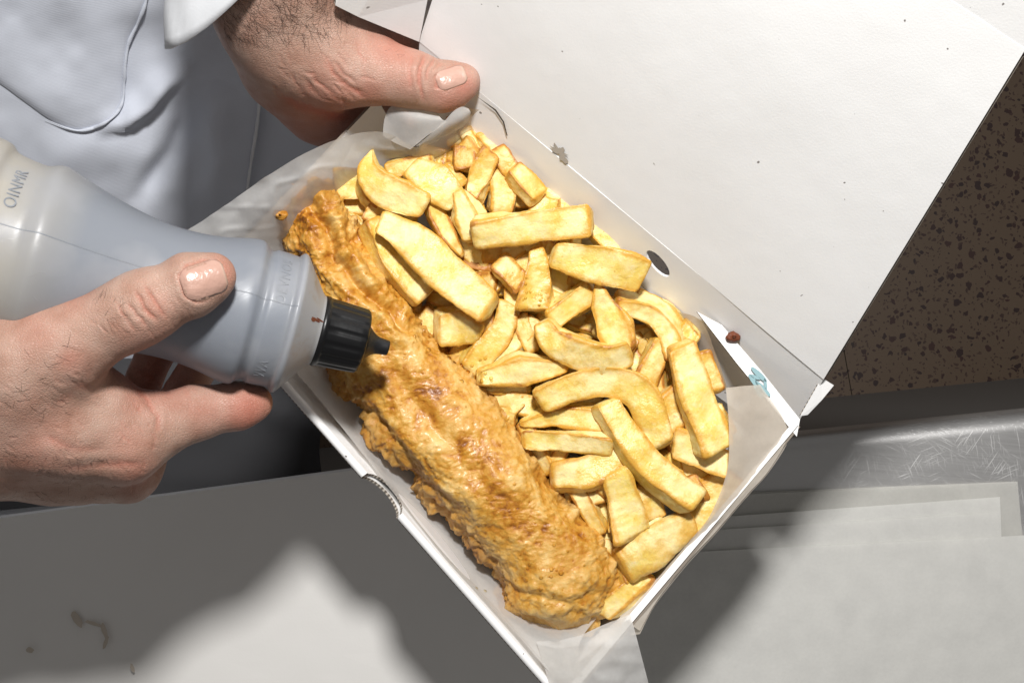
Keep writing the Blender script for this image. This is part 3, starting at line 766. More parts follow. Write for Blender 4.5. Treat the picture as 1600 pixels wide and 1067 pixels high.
    ex = np.concatenate([np.concatenate([np.full(K, .35), np.full(K, .15), [.1]]) for _ in range(2)])
    edge = np.clip(np.concatenate([ed, ex]) + .10, 0, 1)
    eb = rt.uniform(0, .45, 2) * (rt.uniform(0, 1, 2) < .45)
    tn = tint + np.repeat(eb[0] * np.exp(-s / .006) + eb[1] * np.exp(-(s[-1] - s) / .006), K)
    tn = np.concatenate([tn, np.full(2 * K + 1, tint + eb[0] * .7), np.full(2 * K + 1, tint + eb[1] * .7)])
    c = vv.mean(0); c[2] = vv[:, 2].min()
    o = mk('chip', vv, fl, M['chip'], None, origin=c, attrs={'edge': edge, 'tint': tn})
    tag(o, label or 'plain thick-cut chip wedged in among the others in the box', 'chip', 'chips in the takeaway box')
    return o
CH = [
 # pts, widths, level, opts
 ([(582, 232), (580, 264), (600, 292), (634, 311), (664, 322)], [5, 34, 46, 46, 34], .203, dict(tint=.10, roll=-12, label='curved chip with a sharp pointed tip rising towards the folded paper')),
 ([(527, 293), (576, 289)], [40, 44], 'm', dict(tint=.12, label='short blocky pale chip behind the curved pointed chip, next to the fish tail')),
 ([(536, 320), (604, 326)], [26, 30], 'l', dict(tint=.1)),
 ([(641, 263), (676, 286), (712, 316)], [40, 58, 34], .198, dict(th=.008, tint=.02, n=6, roll=6, label='flat very pale slab of chip with browned edges beside the pointed chip')),
 ([(604, 268), (645, 256), (675, 250)], [26, 24, 18], .188, dict(tint=.45)),
 ([(664, 302), (680, 330), (700, 368), (722, 398)], [14, 36, 32, 14], .194, dict(th=.009, tint=.42, roll=20, label='thin tapering tan-skinned chip beside the pale triangular chip')),
 ([(718, 303), (730, 335), (737, 376)], [24, 50, 26], .200, dict(th=.008, tint=.05, roll=-8, label='pale triangular chip touching the end of the big horizontal chip')),
 ([(742, 363), (830, 352), (924, 343)], [48, 50, 50], 'u', dict(tint=.06, roll=-14, skew=6, label='big straight pale chip lying on top of the pile, pointing at the hinge')),
 ([(922, 350), (970, 394)], [34, 36], 'm', dict(tint=.05)),
 ([(862, 399), (935, 414), (1002, 433)], [44, 54, 54], .203, dict(tint=.10, roll=-10, label='thick straight chip on top of the pile pointing at the oval vent hole')),
 ([(710, 246), (748, 250)], [42, 38], .190, dict(tint=.72, label='short chip end browned to dark orange near the curled paper')),
 ([(768, 240), (755, 268), (737, 308)], [34, 44, 34], .197, dict(th=.009, tint=.36, roll=10, label='tan matte chip leaning over the browned chip end')),
 ([(776, 262), (786, 300), (782, 336)], [36, 44, 40], .186, dict(tint=.28)),
 ([(728, 202), (743, 240)], [30, 28], 'm', dict(tint=.12)),
 ([(752, 208), (790, 244)], [32, 34], 'm', dict(tint=.15)),
 ([(774, 236), (804, 274)], [28, 30], 'n', dict(tint=.45)),
 ([(800, 266), (822, 290), (841, 312)], [34, 38, 36], .198, dict(tint=.34, roll=24, label='short thick chip with a scorched edge beside the back wall of the box')),
 ([(852, 306), (905, 326)], [26, 30], 'm', dict(tint=.12)),
 ([(596, 350), (650, 380), (706, 432), (768, 481)], [38, 56, 55, 50], .204, dict(tint=.10, roll=12, label='longest thick chip, running alongside the fish on top of the pile')),
 ([(577, 348), (606, 402), (664, 462)], [34, 46, 52], .193, dict(tint=.22, roll=22, label='thick chip pressed against the fish under the longest chip')),
 ([(594, 334), (648, 347)], [36, 40], 'm', dict(tint=.14)),
 ([(668, 464), (722, 472)], [34, 36], 'l', dict(tint=.08)),
 ([(682, 512), (716, 505), (752, 512)], [52, 56, 30], .190, dict(tint=.10, roll=-20, label='chunky chip end with a pointed corner touching the fish')),
 ([(656, 488), (696, 524)], [40, 40], 'l', dict(tint=.2)),
 ([(732, 580), (756, 548), (784, 510), (792, 474)], [44, 44, 36, 28], .186, dict(tint=.20, label='chip with vinegar bubbles on its rounded end next to the fish')),
 ([(800, 452), (799, 500), (786, 556)], [24, 26, 28], .182, dict(tint=.2)),
 ([(728, 402), (778, 412)], [32, 30], .179, dict(tint=.95, label='small dark orange chip deep in a gap between pale chips')),
 ([(754, 400), (786, 396)], [28, 28], .186, dict(tint=.42)),
 ([(788, 404), (816, 384)], [28, 26], .186, dict(tint=.34)),
 ([(778, 412), (812, 448)], [34, 40], .191, dict(tint=.42, roll=15)),
 ([(742, 418), (782, 450)], [36, 38], .178, dict(tint=.28)),
 ([(838, 388), (842, 430), (834, 484)], [22, 44, 62], .197, dict(th=.010, tint=.26, roll=6, label='chip flaring to a broad wet end covered in tiny bubbles')),
 ([(812, 396), (824, 436)], [24, 24], .180, dict(tint=.3)),
 ([(848, 380), (860, 414)], [24, 24], .180, dict(tint=.3)),
 ([(858, 500), (928, 454)], [46, 48], .193, dict(tint=.14, roll=-14)),
 ([(932, 441), (945, 480), (962, 518), (972, 550)], [6, 36, 56, 50], .201, dict(th=.007, tint=.30, roll=-16, label='thin triangular peel-sided chip standing to a sharp point')),
 ([(848, 503), (864, 532), (902, 551), (948, 561), (984, 548)], [34, 50, 54, 52, 44], .204, dict(tint=.26, roll=-16, label='strongly curved chip with a split along its back, below the triangular chip')),
 ([(962, 474), (1018, 490), (1046, 520), (1056, 556)], [34, 42, 42, 34], .193, dict(tint=.16, roll=-10, label='arched chip curving along the back wall past the vent hole')),
 ([(996, 458), (1036, 480), (1066, 512)], [20, 24, 22], .184, dict(tint=.12)),
 ([(1034, 532), (1006, 594)], [38, 38], .190, dict(tint=.45, roll=12)),
 ([(984, 552), (998, 596)], [24, 26], .178, dict(tint=.2)),
 ([(1063, 537), (1082, 606), (1114, 702)], [48, 56, 56], .203, dict(tint=.07, roll=10, label='big straight pale chip with a browned top end beside the end wall')),
 ([(1064, 506), (1088, 532)], [26, 26], .186, dict(tint=.2)),
 ([(1096, 552), (1118, 612)], [28, 28], .184, dict(tint=.3)),
 ([(1120, 632), (1137, 676)], [20, 22], .180, dict(tint=.08)),
 ([(843, 626), (892, 605), (950, 597), (996, 614), (1018, 655), (1031, 698)], [42, 46, 46, 48, 46, 36], .203, dict(tint=.20, roll=-8, label='long hooked chip bent like a walking stick in the middle of the pile')),
 ([(1034, 616), (1062, 672)], [46, 42], .191, dict(tint=.52, roll=10, label='stubby wrinkled orange chip next to the big pale chip at the end wall')),
 ([(748, 590), (808, 580), (884, 571)], [28, 54, 18], .200, dict(th=.009, tint=.18, roll=-6, label='leaf-shaped chip with a burnt brown spot at one tip')),
 ([(754, 604), (826, 602)], [24, 26], .187, dict(tint=.15)),
 ([(776, 622), (842, 637)], [30, 38], .182, dict(tint=.10)),
 ([(814, 661), (872, 648), (944, 656)], [12, 40, 44], .194, dict(th=.009, tint=.22, roll=-8)),
 ([(816, 688), (885, 690), (954, 696)], [34, 38, 42], .198, dict(tint=.18, roll=-14)),
 ([(862, 746), (920, 738), (976, 708)], [48, 52, 42], .192, dict(tint=.22, roll=10)),
 ([(962, 738), (976, 790), (987, 842)], [40, 58, 58], .199, dict(tint=.08, th=.010, roll=6, label='broad flat chip with a squared-off end beside the wide end of the fish')),
 ([(942, 630), (975, 682), (1012, 728), (1088, 782)], [38, 46, 54, 52], .204, dict(tint=.12, roll=12, label='long bent chip on top of the pile heading for the end wall')),
 ([(1006, 756), (1024, 806)], [32, 30], .186, dict(tint=.4)),
 ([(902, 782), (950, 772)], [22, 26], .184, dict(tint=.42)),
 ([(926, 790), (960, 840)], [36, 38], .172, dict(tint=.06)),
 ([(1052, 690), (1136, 728)], [52, 40], .194, dict(tint=.14, roll=8, label='wedge-shaped chip tucked under the big pale chip at the end wall')),
 ([(1036, 712), (1060, 728)], [22, 24], .176, dict(tint=.1)),
 ([(1056, 724), (1108, 754)], [38, 38], .178, dict(tint=.25)),
 ([(1094, 758), (1130, 744)], [18, 18], .185, dict(tint=.4)),
 ([(1082, 826), (1108, 786), (1140, 738)], [46, 46, 40], .182, dict(tint=.28)),
 ([(972, 888), (1030, 848), (1082, 814)], [60, 62, 46], .192, dict(tint=.34, n=3.4, label='fat rounded deep yellow chip near the corner where paper folds over')),
 ([(944, 956), (980, 924), (1014, 896)], [40, 42, 30], .180, dict(tint=.26, label='wide chip lowest in the corner between the fish and the end wall')),
 ([(968, 858), (1016, 836)], [42, 42], .172, dict(tint=.5)),
 ([(812, 496), (832, 550)], [28, 26], .184, dict(tint=.28)),
 ([(776, 548), (806, 562)], [24, 22], .180, dict(tint=.2)),
 ([(544, 338), (576, 364)], [26, 26], .170, dict(tint=.05)),
 ([(690, 262), (720, 292)], [30, 30], .184, dict(tint=.1)),
 ([(700, 210), (742, 218)], [40, 34], .176, dict(tint=.35)),
 ([(656, 242), (700, 252)], [34, 34], .172, dict(tint=.4)),
]
MORE = {2: 'pale chip half hidden beneath the short blocky chip by the fish tail', 4: 'narrow golden chip peeking out behind the flat very pale slab', 8: 'pale chip sticking out behind the far end of the big straight chip', 12: 'deep yellow chip half covered by the tan matte leaning chip', 13: 'small chip end nearest the curled paper fold by the back wall', 14: 'pale chip between the browned chip end and the back wall', 15: 'narrow golden chip touching the scorched thick chip', 17: 'thin chip slipped between the scorched chip and the big straight chip', 20: 'chip crossing under the upper end of the longest chip', 21: 'pale chip poking out from under the middle of the longest chip', 23: 'chip squeezed between the fish and the chunky chip end', 25: 'slender chip standing beside the chip with a bubbly rounded end', 27: 'small tan piece touching the small dark orange chip', 28: 'small tan piece under the edge of the big straight chip', 29: 'short orange-edged chip beside the chip with the flared wet end', 30: 'small chip between the dark orange chip and the longest chip', 34: 'straight chip pointing from the curved split chip towards the vent hole', 38: 'thin outer chip along the back wall behind the arched chip', 39: 'short orange chip between the arched chip and the hooked chip', 43: 'narrow chip between the big pale chip and the end paper', 48: 'chip directly beneath the leaf-shaped chip', 49: 'greenish pale chip between the leaf-shaped chip and the fish', 50: 'pointed flat chip just below the hooked chip', 51: 'straight horizontal chip below the pointed flat one, ending at the fish', 52: 'wide chip over the dark gap beside the fish', 56: 'small golden chip tip between the fish and the broad flat chip', 62: 'deep golden chip standing along the folded end paper', 66: 'slim chip under the strongly curved chip'}
for k, (pts, w, z, kw) in enumerate(CH):
    if 'label' not in kw and k in MORE: kw['label'] = MORE[k]
    chip(pts, w, z, seed=k + 1, **kw)
# buried layer that shows through the gaps
area = [(560, 300), (640, 255), (740, 225), (850, 310), (960, 410), (1060, 520), (1110, 620), (1110, 740), (1060, 830), (970, 930), (930, 860), (850, 740), (760, 620), (660, 500), (590, 400)]
rb = random.Random(5); placed = []
while len(placed) < 118:
    x, y = rb.uniform(560, 1115), rb.uniform(220, 940)
    if not in_poly(np.array([[x, y]]), area)[0]: continue
    if any(math.hypot(x - a, y - b) < 40 and c_ == len(placed) % 3 for a, b, c_ in placed) and rb.random() < .8: continue
    lay = len(placed) % 3; placed.append((x, y, lay))
    a = rb.uniform(0, math.pi); l = rb.uniform(28, 52)
    e1, e2 = (x + l * math.cos(a), y + l * math.sin(a)), (x - l * math.cos(a), y - l * math.sin(a))
    if not in_poly(np.array([e1, e2]), area).all(): l = 20; e1, e2 = (x + l * math.cos(a), y + l * math.sin(a)), (x - l * math.cos(a), y - l * math.sin(a))
    o = chip([e1, (x + rb.uniform(-6, 6), y + rb.uniform(-6, 6)), e2], [rb.uniform(26, 38)] * 3, .1585 + .0125 * lay + rb.uniform(-.001, .003), roll=rb.uniform(-25, 25), tint=rb.uniform(.10, .5), seed=200 + len(placed), label='chip buried in the bottom of the pile, glimpsed through a gap')

# ------------------------------------------------------------------ squeeze bottle
cap_c = P(500, 517, .250)
tilt = math.radians(13.5)
ax = Vector((-.968 * math.cos(tilt), .252 * math.cos(tilt), math.sin(tilt))).normalized()     # from the cap towards the base
e1 = ax.cross(Vector((0, 0, 1))).normalized(); e2 = e1.cross(ax).normalized()
if e2.z < 0: e2 = -e2
def lathe(profile, seg=96, rfun=None):
    vs = []
    for (t, r) in profile:
        for k in range(seg):
            a = 2 * math.pi * k / seg; rr = r if rfun is None else rfun(t, r, a)
            vs.append(tuple(cap_c + ax * (t * .001) + (e1 * math.cos(a) + e2 * math.sin(a)) * (rr * .001)))
    return np.array(vs), grid_faces(len(profile), seg, True)[:, ::-1]
def smooth_profile(pts, n):
    p = catmull([(t, r, 0) for t, r in pts], n); return [(a, b) for a, b, _ in p]
bp = smooth_profile([(-3, 15.6), (0.5, 17.6), (2.5, 18.6), (14.2, 34.6), (15.6, 36.2), (17.0, 36.4), (18.4, 35.2), (19.4, 33.9), (20.6, 34.2), (30.4, 34.6), (31.6, 33.8), (33.2, 33.4), (35.2, 34.8), (37.4, 36.9), (39.6, 37.4), (44, 37.0),
                     (58, 34.0), (72, 32.7), (86, 33.2), (100, 35.6), (116, 39.8), (130, 44.4), (137, 47.0), (140.5, 47.4), (144, 46.4), (147, 45.4), (150, 45.4), (160, 47.0), (163, 48.2), (166, 51.0), (172, 52.4), (184, 52.4), (194, 51), (199, 47), (201, 42), (201.6, 20), (201.6, .5)], 220)
btroot = empty('squeeze_bottle', cap_c + ax * .2); tag(btroot, 'milky translucent waisted squeeze bottle of vinegar with a black cap held over the fish', 'bottle')
v, f = lathe(bp, 128)
al = np.repeat(np.array([t for t, r in bp]) / 200.0, 128)
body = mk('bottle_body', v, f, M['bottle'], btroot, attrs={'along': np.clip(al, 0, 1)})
# faint mould seam along the side that faces up
def ribbon(ang0, w, lift):
    vs = []
    rows = [(t, r) for t, r in bp if 16 < t < 205]
    for (t, r) in rows:
        for k, dw in enumerate((-w, 0, w)):
            a = ang0 + dw / max(r, 1); rr = r + (lift if k == 1 else -.05)
            vs.append(tuple(cap_c + ax * (t * .001) + (e1 * math.cos(a) + e2 * math.sin(a)) * (rr * .001)))
    return vs, grid_faces(len(rows), 3)
sa = math.radians(74)
v, f = ribbon(sa, .35, .22); mk('mould_seam', v, f, M['bottle'], body, attrs={'along': np.full(len(v), .3)})
# embossed letters
def emboss(text, t_mid, r_mm, ang_deg, size_mm, squeeze=1.0):
    cu = bpy.data.curves.new('letters', 'FONT'); cu.body = text; cu.size = 1.0; cu.extrude = .0; cu.align_x = 'CENTER'; cu.align_y = 'CENTER'; cu.space_character = 1.12
    to = bpy.data.objects.new('letters', cu); COL.objects.link(to)
    dg = bpy.context.evaluated_depsgraph_get(); me = to.evaluated_get(dg).to_mesh()
    vs = np.array([tuple(x.co) for x in me.vertices]); fs = [list(p.vertices) for p in me.polygons]
    to.evaluated_get(dg).to_mesh_clear(); bpy.data.objects.remove(to)
    n0 = len(vs); out = []
    for lift in (.22, -.25):
        for x, y, _ in vs:
            a = math.radians(ang_deg) - x * size_mm * squeeze / r_mm; t = t_mid + y * size_mm
            out.append(tuple(cap_c + ax * (t * .001) + (e1 * math.cos(a) + e2 * math.sin(a)) * ((r_mm + lift) * .001)))
    from collections import Counter
    cnt = Counter(); dirs = {}
    for p in fs:
        for i in range(len(p)):
            k = (p[i], p[(i + 1) % len(p)]); cnt[tuple(sorted(k))] += 1; dirs[tuple(sorted(k))] = k
    side = [[dirs[k][1], dirs[k][0], dirs[k][0] + n0, dirs[k][1] + n0] for k, c in cnt.items() if c == 1]
    mk('embossed_letters', out, fs + side, M['bottle'], body, smooth=False, attrs={'along': np.full(len(out), .3)})
# cap with ribs
NR = 15
def ribs(t, r, a):
    if -22.5 < t < -2.0 and r > 14:
        s = .5 + .5 * math.cos(NR * a + .6); return r - .55 * (1 - min(1, (s * 1.9)) ** 1.0)
    return r
cp = [(1.2, 14.0), (1.2, 17.9), (.6, 18.4), (-1.2, 18.4), (-1.6, 18.0), (-2.6, 17.8), (-8, 17.6), (-14, 17.3), (-19, 17.0), (-21.6, 16.8), (-22.8, 16.0), (-23.3, 14.6), (-23.3, 10), (-23.3, 9.4)]
v, f = lathe(cp, 240, ribs); cap = mk('cap', v, f[:, ::-1], M['black'], btroot)
npf = smooth_profile([(-23.0, 9.6), (-24.2, 9.0), (-26.5, 7.0), (-29.0, 5.2), (-31.5, 4.4), (-36.0, 3.9), (-36.4, 3.6), (-36.4, 2.0), (-33, 1.8)], 40)
v, f = lathe(npf, 48); mk('nozzle', v, f[:, ::-1], M['nozzle'], cap)
emboss('DEVNOS', 25.4, 34.45, 52, 7.2, .92)
emboss('VVA', 25.4, 34.45, 136, 7.2, .9)
emboss('OINMR', 155, 46.4, 48, 8.0, .9)
# brown dribble by the cap
for k, (t_, a_, l_, w_) in enumerate([(5.5, 76, 2.6, .7), (3.2, 73, 2.2, .5), (7, 78, 1.2, .9)]):
    pts = []
    for i in range(12):
        th = 2 * math.pi * i / 12; t2 = t_ + l_ * math.cos(th); r2 = np.interp(t2, [p[0] for p in bp], [p[1] for p in bp]) + .12
        a2 = math.radians(a_) + w_ * math.sin(th) / r2
        pts.append(tuple(cap_c + ax * (t2 * .001) + (e1 * math.cos(a2) + e2 * math.sin(a2)) * (r2 * .001)))
    mk('dribble', pts, [list(range(12))], M['crumb'], body, smooth=False)

# ------------------------------------------------------------------ person: hands, cuffs, coat
def surface_nets(F, org, h):
    s = F < 0; nx, ny, nz = F.shape
    c = np.zeros((nx - 1, ny - 1, nz - 1), np.uint8)
    for dx in (0, 1):
        for dy in (0, 1):
            for dz in (0, 1): c += s[dx:nx - 1 + dx, dy:ny - 1 + dy, dz:nz - 1 + dz]
    act = (c > 0) & (c < 8); idx = np.full(act.shape, -1, np.int64); ii = np.argwhere(act); idx[act] = np.arange(len(ii))
    acc = np.zeros((len(ii), 3)); cnt = np.zeros(len(ii))
    cor = [(x, y, z) for x in (0, 1) for y in (0, 1) for z in (0, 1)]
    vals = {k: F[ii[:, 0] + k[0], ii[:, 1] + k[1], ii[:, 2] + k[2]] for k in cor}
    for a in cor:
        for d in range(3):
            if a[d]: continue
            b = list(a); b[d] = 1; b = tuple(b)
            va, vb = vals[a], vals[b]; m = (va < 0) != (vb < 0)
            t = np.where(m, va / np.where(m, va - vb, 1), 0)
            p = np.zeros((len(ii), 3)); p[:] = a; p[:, d] += t
            acc[m] += p[m]; cnt[m] += 1
    v = (ii + acc / cnt[:, None]) * h + org
    faces = []
    for d in range(3):
        sl0 = [slice(1, -1)] * 3; sl0[d] = slice(0, -1); sl1 = [slice(1, -1)] * 3; sl1[d] = slice(1, None)
        a, b = s[tuple(sl0)], s[tuple(sl1)]
        e = np.argwhere(a != b); fwd = a[a != b]
        e = e.copy()
        for k in range(3):
            if k != d: e[:, k] += 1
        o1, o2 = [k for k in range(3) if k != d]
        def cell(i, j):
            q = e.copy(); q[:, o1] -= i; q[:, o2] -= j; return idx[q[:, 0], q[:, 1], q[:, 2]]
        quad = np.stack([cell(1, 1), cell(0, 1), cell(0, 0), cell(1, 0)], 1)
        flip = fwd if d != 1 else ~fwd
        quad[~flip] = quad[~flip][:, ::-1]
        faces.append(quad)
    f = np.concatenate(faces); f = f[(f >= 0).all(1)]
    return v, f
def smin(a, b, k):
    h = np.maximum(k - np.abs(a - b), 0) / k
    return np.minimum(a, b) - h * h * k * .25
def hand_mesh(prims, h):
    """prims: (px,py,z,r) -> (px,py,z,r), blend"""
    segs = []
    for p in prims:
        a, b, k = p
        segs.append((np.array(P(*a[:3])), a[3], np.array(P(*b[:3])), b[3], k))
    pts = np.array([s[0] for s in segs] + [s[2] for s in segs]); rad = max(max(s[1], s[3]) for s in segs)
    lo_, hi_ = pts.min(0) - rad - .004, pts.max(0) + rad + .004
    dims = np.ceil((hi_ - lo_) / h).astype(int) + 1
    X = (lo_[0] + h * np.arange(dims[0])).astype(np.float32)[:, None, None]; Y = (lo_[1] + h * np.arange(dims[1])).astype(np.float32)[None, :, None]; Zz = (lo_[2] + h * np.arange(dims[2])).astype(np.float32)[None, None, :]
    F = np.full(dims, 1.0, np.float32)
    for a, ra, b, rb_, k in segs:
        # restrict to a window around the segment
        m0 = np.minimum(a - ra, b - rb_) - .016; m1 = np.maximum(a + ra, b + rb_) + .016
        i0 = np.maximum(((m0 - lo_) / h).astype(int), 0); i1 = np.minimum(((m1 - lo_) / h).astype(int) + 2, dims)
        sx, sy, sz = [slice(i0[q], i1[q]) for q in range(3)]
        ab = (b - a).astype(np.float32); l2 = float(ab @ ab) + 1e-12
        dx, dy, dz = X[sx] - a[0], Y[:, sy] - a[1], Zz[:, :, sz] - a[2]
        t = np.clip((dx * ab[0] + dy * ab[1] + dz * ab[2]) / l2, 0, 1)
        d = np.sqrt((dx - t * ab[0]) ** 2 + (dy - t * ab[1]) ** 2 + (dz - t * ab[2]) ** 2) - (ra + (rb_ - ra) * t)
        F[sx, sy, sz] = smin(F[sx, sy, sz], d.astype(np.float32), k)
    v, f = surface_nets(F, lo_, h)
    e = np.concatenate([f[:, [0, 1]], f[:, [1, 2]], f[:, [2, 3]], f[:, [3, 0]]]); e = np.unique(np.sort(e, 1), axis=0)
    deg = np.bincount(e.ravel(), minlength=len(v)).astype(float)[:, None]
    for _ in range(5):
        s_ = np.zeros_like(v)
        for k in range(3):
            s_[:, k] = np.bincount(e[:, 0], v[e[:, 1], k], len(v)) + np.bincount(e[:, 1], v[e[:, 0], k], len(v))
        v = v * .5 + .5 * s_ / deg
    # one subdivision level
    me = bpy.data.meshes.new('tmp'); me.from_pydata(v.tolist(), [], f.tolist()); ob = bpy.data.objects.new('tmp', me); COL.objects.link(ob)
    md = ob.modifiers.new('s', 'SUBSURF'); md.levels = 1; md.render_levels = 1
    dg = bpy.context.evaluated_depsgraph_get(); ev = ob.evaluated_get(dg); m2 = ev.to_mesh()
    v2 = np.zeros(len(m2.vertices) * 3); m2.vertices.foreach_get('co', v2); v2 = v2.reshape(-1, 3)
    f2 = np.zeros(len(m2.loops), np.int64); m2.loops.foreach_get('vertex_index', f2); f2 = f2.reshape(-1, 4)
    ev.to_mesh_clear(); bpy.data.objects.remove(ob); bpy.data.meshes.remove(me)
    n = normals_of(v2, f2)
    c = v2.mean(0)
    # orientation test: top-most vertex must face up
    if n[np.argmax(v2[:, 2]), 2] < 0: f2 = f2[:, ::-1]; n = -n
    return v2, f2, n
def creases(v, n, lst, wob=2.0):
    px = toPX(v); w = wob * np.stack([vnoise(v * 300, 5), vnoise(v * 300, 6)], 1)
    d = np.zeros(len(v))
    for pl, dep, wid in lst:
        pl = np.array(pl, float); lo_, hi_ = pl.min(0) - 30, pl.max(0) + 30
        m = np.where((px[:, 0] > lo_[0]) & (px[:, 0] < hi_[0]) & (px[:, 1] > lo_[1]) & (px[:, 1] < hi_[1]) & (n[:, 2] > -.05))[0]
        if len(m) == 0: continue
        dd, sd, pr = poly_dist(px[m] + w[m], pl)
        fade = np.clip(np.minimum(pr, 1 - pr) * 5, 0, 1)
        d[m] -= (.9 if wid < 3.3 else .32) * dep * fade * (np.exp(-(dd / wid) ** 2) - .35 * np.exp(-((dd - 2.2 * wid) / (1.2 * wid)) ** 2))
    global last_crease
    last_crease = np.clip(-d / .0006, 0, 1)
    return v + n * d[:, None]
def blobs(v, lst):
    px = toPX(v); r = np.zeros(len(v))
    for x, y, s, a in lst: r = np.maximum(r, a * np.exp(-((px[:, 0] - x) ** 2 + (px[:, 1] - y) ** 2) / (s * s)))
    return np.clip(r, 0, 1)
def nail(parent, v, n, outline_fn, mat, grow=.0005):
    pass
def nail_patch(name, parent, v, n, center, along, halfL, halfW, tipw=.9, free=.16, lift=.0007):
    """nail: a curved plate laid on the finger's own surface, seen from the camera side"""
    px = toPX(v); c = np.array(center, float); a = np.array(along, float); a /= np.linalg.norm(a); b = np.array([-a[1], a[0]])
    m = (np.abs((px - c) @ a) < halfL * 1.6) & (np.abs((px - c) @ b) < halfW * 1.6) & (n[:, 2] > .05)
    q, vv = px[m], v[m]
    NU, NV = 22, 18; pts = []; tags = []
    for i in range(NU):
        s = -1 + 2 * i / (NU - 1)
        # rounded cuticle and rounded free edge
        ww = 1.0 if abs(s) < .5 else math.sqrt(max(0.0, 1 - ((abs(s) - .5) / .56) ** 2)) ** (1.0 if s < 0 else .8)
        for j in range(NV):
            t = -1 + 2 * j / (NV - 1)
            p2 = c + a * (s * halfL) + b * (t * halfW * ww)
            d2 = ((q - p2) ** 2).sum(1); k = np.argsort(d2)[:40]; k = k[vv[k, 2] > vv[k, 2].max() - .006][:10]; wgt = 1 / (d2[k] + .6)
            z = (vv[k, 2] * wgt).sum() / wgt.sum()
            pts.append((p2[0], p2[1], z))
    g = np.array(pts).reshape(NU, NV, 3); zz = g[..., 2]
    # smooth the plate, then lift
    for _ in range(5):
        zz[1:-1, 1:-1] = .25 * (zz[:-2, 1:-1] + zz[2:, 1:-1] + zz[1:-1, :-2] + zz[1:-1, 2:])
    S = np.linspace(-1, 1, NU)[:, None]; T_ = np.linspace(-1, 1, NV)[None, :]
    zz += lift * (1.0 - .9 * np.abs(T_) ** 4) * np.clip((S + 1) * 4, 0.1, 1) + lift * .8 * np.clip((S - .55) / .45, 0, 1)
    vtx = PA(g.reshape(-1, 3)); f = grid_faces(NU, NV)
    if normals_of(vtx, f)[NU * NV // 2, 2] < 0: f = f[:, ::-1]
    cut = 1 - 2 * free; mi = [1 if (-1 + 2 * ((fi // (NV - 1)) + .5) / (NU - 1)) > cut + .0 else 0 for fi in range(len(f))]
    o = mk(name, vtx, f, None, parent, mats=[M['nail'], M['nail_edge']], mi=mi)
    md = o.modifiers.new('thick', 'SOLIDIFY'); md.thickness = .0006; md.offset = -1
    return o
def hairs(name, parent, v, n, region, count, direction, length, seed, spread=.5, rad=.00007):
    px = toPX(v); m = np.where(in_poly(px, region) & (n[:, 2] > .15))[0]
    r = np.random.default_rng(seed); pick = r.choice(m, min(count, len(m)), replace=False)
    vs, fs = [], []
    dv = np.array([direction[0], -direction[1], 0.0]); dv /= np.linalg.norm(dv)
    for i in pick:
        p, nn = v[i].copy(), n[i]
        a = r.normal(0, spread); d = np.array([dv[0] * math.cos(a) - dv[1] * math.sin(a), dv[0] * math.sin(a) + dv[1] * math.cos(a), 0])
        d = d - nn * (d @ nn); d /= np.linalg.norm(d) + 1e-9; d = d + nn * r.uniform(.15, .5); L = length * r.uniform(.45, 1.25)
        curl = np.cross(nn, d) * r.normal(0, .35); pts = [p - nn * .0003]
        for k in range(6):
            d = d + curl * .28 - nn * .10; d /= np.linalg.norm(d); pts.append(pts[-1] + d * L / 6)
        base = len(vs)
        for k, q in enumerate(pts):
            rr = rad * (1 - k / 7.5); t1 = np.cross(d, nn); t1 /= np.linalg.norm(t1) + 1e-9; t2 = nn
            for w in range(3):
                an = 2.1 * w; vs.append(q + rr * (t1 * math.cos(an) + t2 * math.sin(an)))
        for k in range(6):
            for w in range(3):
                a0 = base + k * 3 + w; a1 = base + k * 3 + (w + 1) % 3; fs.append([a0, a1, a1 + 3, a0 + 3])
    o = mk(name, np.array(vs), fs, M['hair'], parent); tag(o, kind='stuff'); return o

proot = empty('person', P(150, -150, ZF)); tag(proot, 'person in a pale work coat holding the box and squeezing the bottle', 'person')
# --- hand holding the box (thumb over the rim, fingers under it)
LH = [
 ((425, -330, .275, .040), (418, -110, .252, .034), .02), ((418, -110, .252, .034), (428, 0, .232, .0285), .02), ((425, 0, .232, .0285), (452, 60, .219, .0265), .018),
 ((470, -60, .238, .026), (492, 20, .220, .022), .018),
 ((438, 40, .215, .027), (490, 110, .192, .026), .018), ((492, 20, .216, .022), (560, 75, .196, .019), .015),
 ((478, 70, .216, .0235), (535, 100, .2145, .0215), .016), ((535, 100, .2145, .0205), (590, 112, .2165, .0152), .012), ((590, 112, .2165, .0152), (645, 125, .2175, .0138), .010),
 ((645, 125, .2175, .0138), (690, 137, .2165, .0124), .008), ((690, 137, .2165, .0124), (714, 131, .2160, .0108), .006), ((714, 131, .2160, .0108), (727, 127, .2165, .0074), .006),
 ((450, 105, .190, .025), (505, 165, .166, .0205), .018), ((505, 165, .166, .0205), (545, 192, .152, .016), .012),
 # fingers: index behind the hinge, the others under the base
 ((560, 70, .194, .017), (618, 62, .190, .0115), .010), ((618, 62, .190, .0115), (672, 92, .182, .0098), .006), ((672, 92, .182, .0098), (720, 140, .165, .0085), .005),
 ((548, 105, .176, .017), (620, 190, .130, .0105), .010), ((620, 190, .130, .0105), (700, 262, .1335, .0098), .005), ((700, 262, .1335, .0098), (752, 320, .1345, .0088), .005),
 ((535, 150, .164, .016), (595, 232, .1300, .0105), .010), ((595, 232, .1300, .0105), (668, 320, .1335, .0098), .005), ((668, 320, .1335, .0098), (716, 376, .1345, .0088), .005),
 ((525, 180, .156, .014), (572, 268, .1300, .0095), .010), ((572, 268, .1300, .0095), (630, 352, .1335, .0088), .005),
]
v, f, n = hand_mesh(LH, .00125)
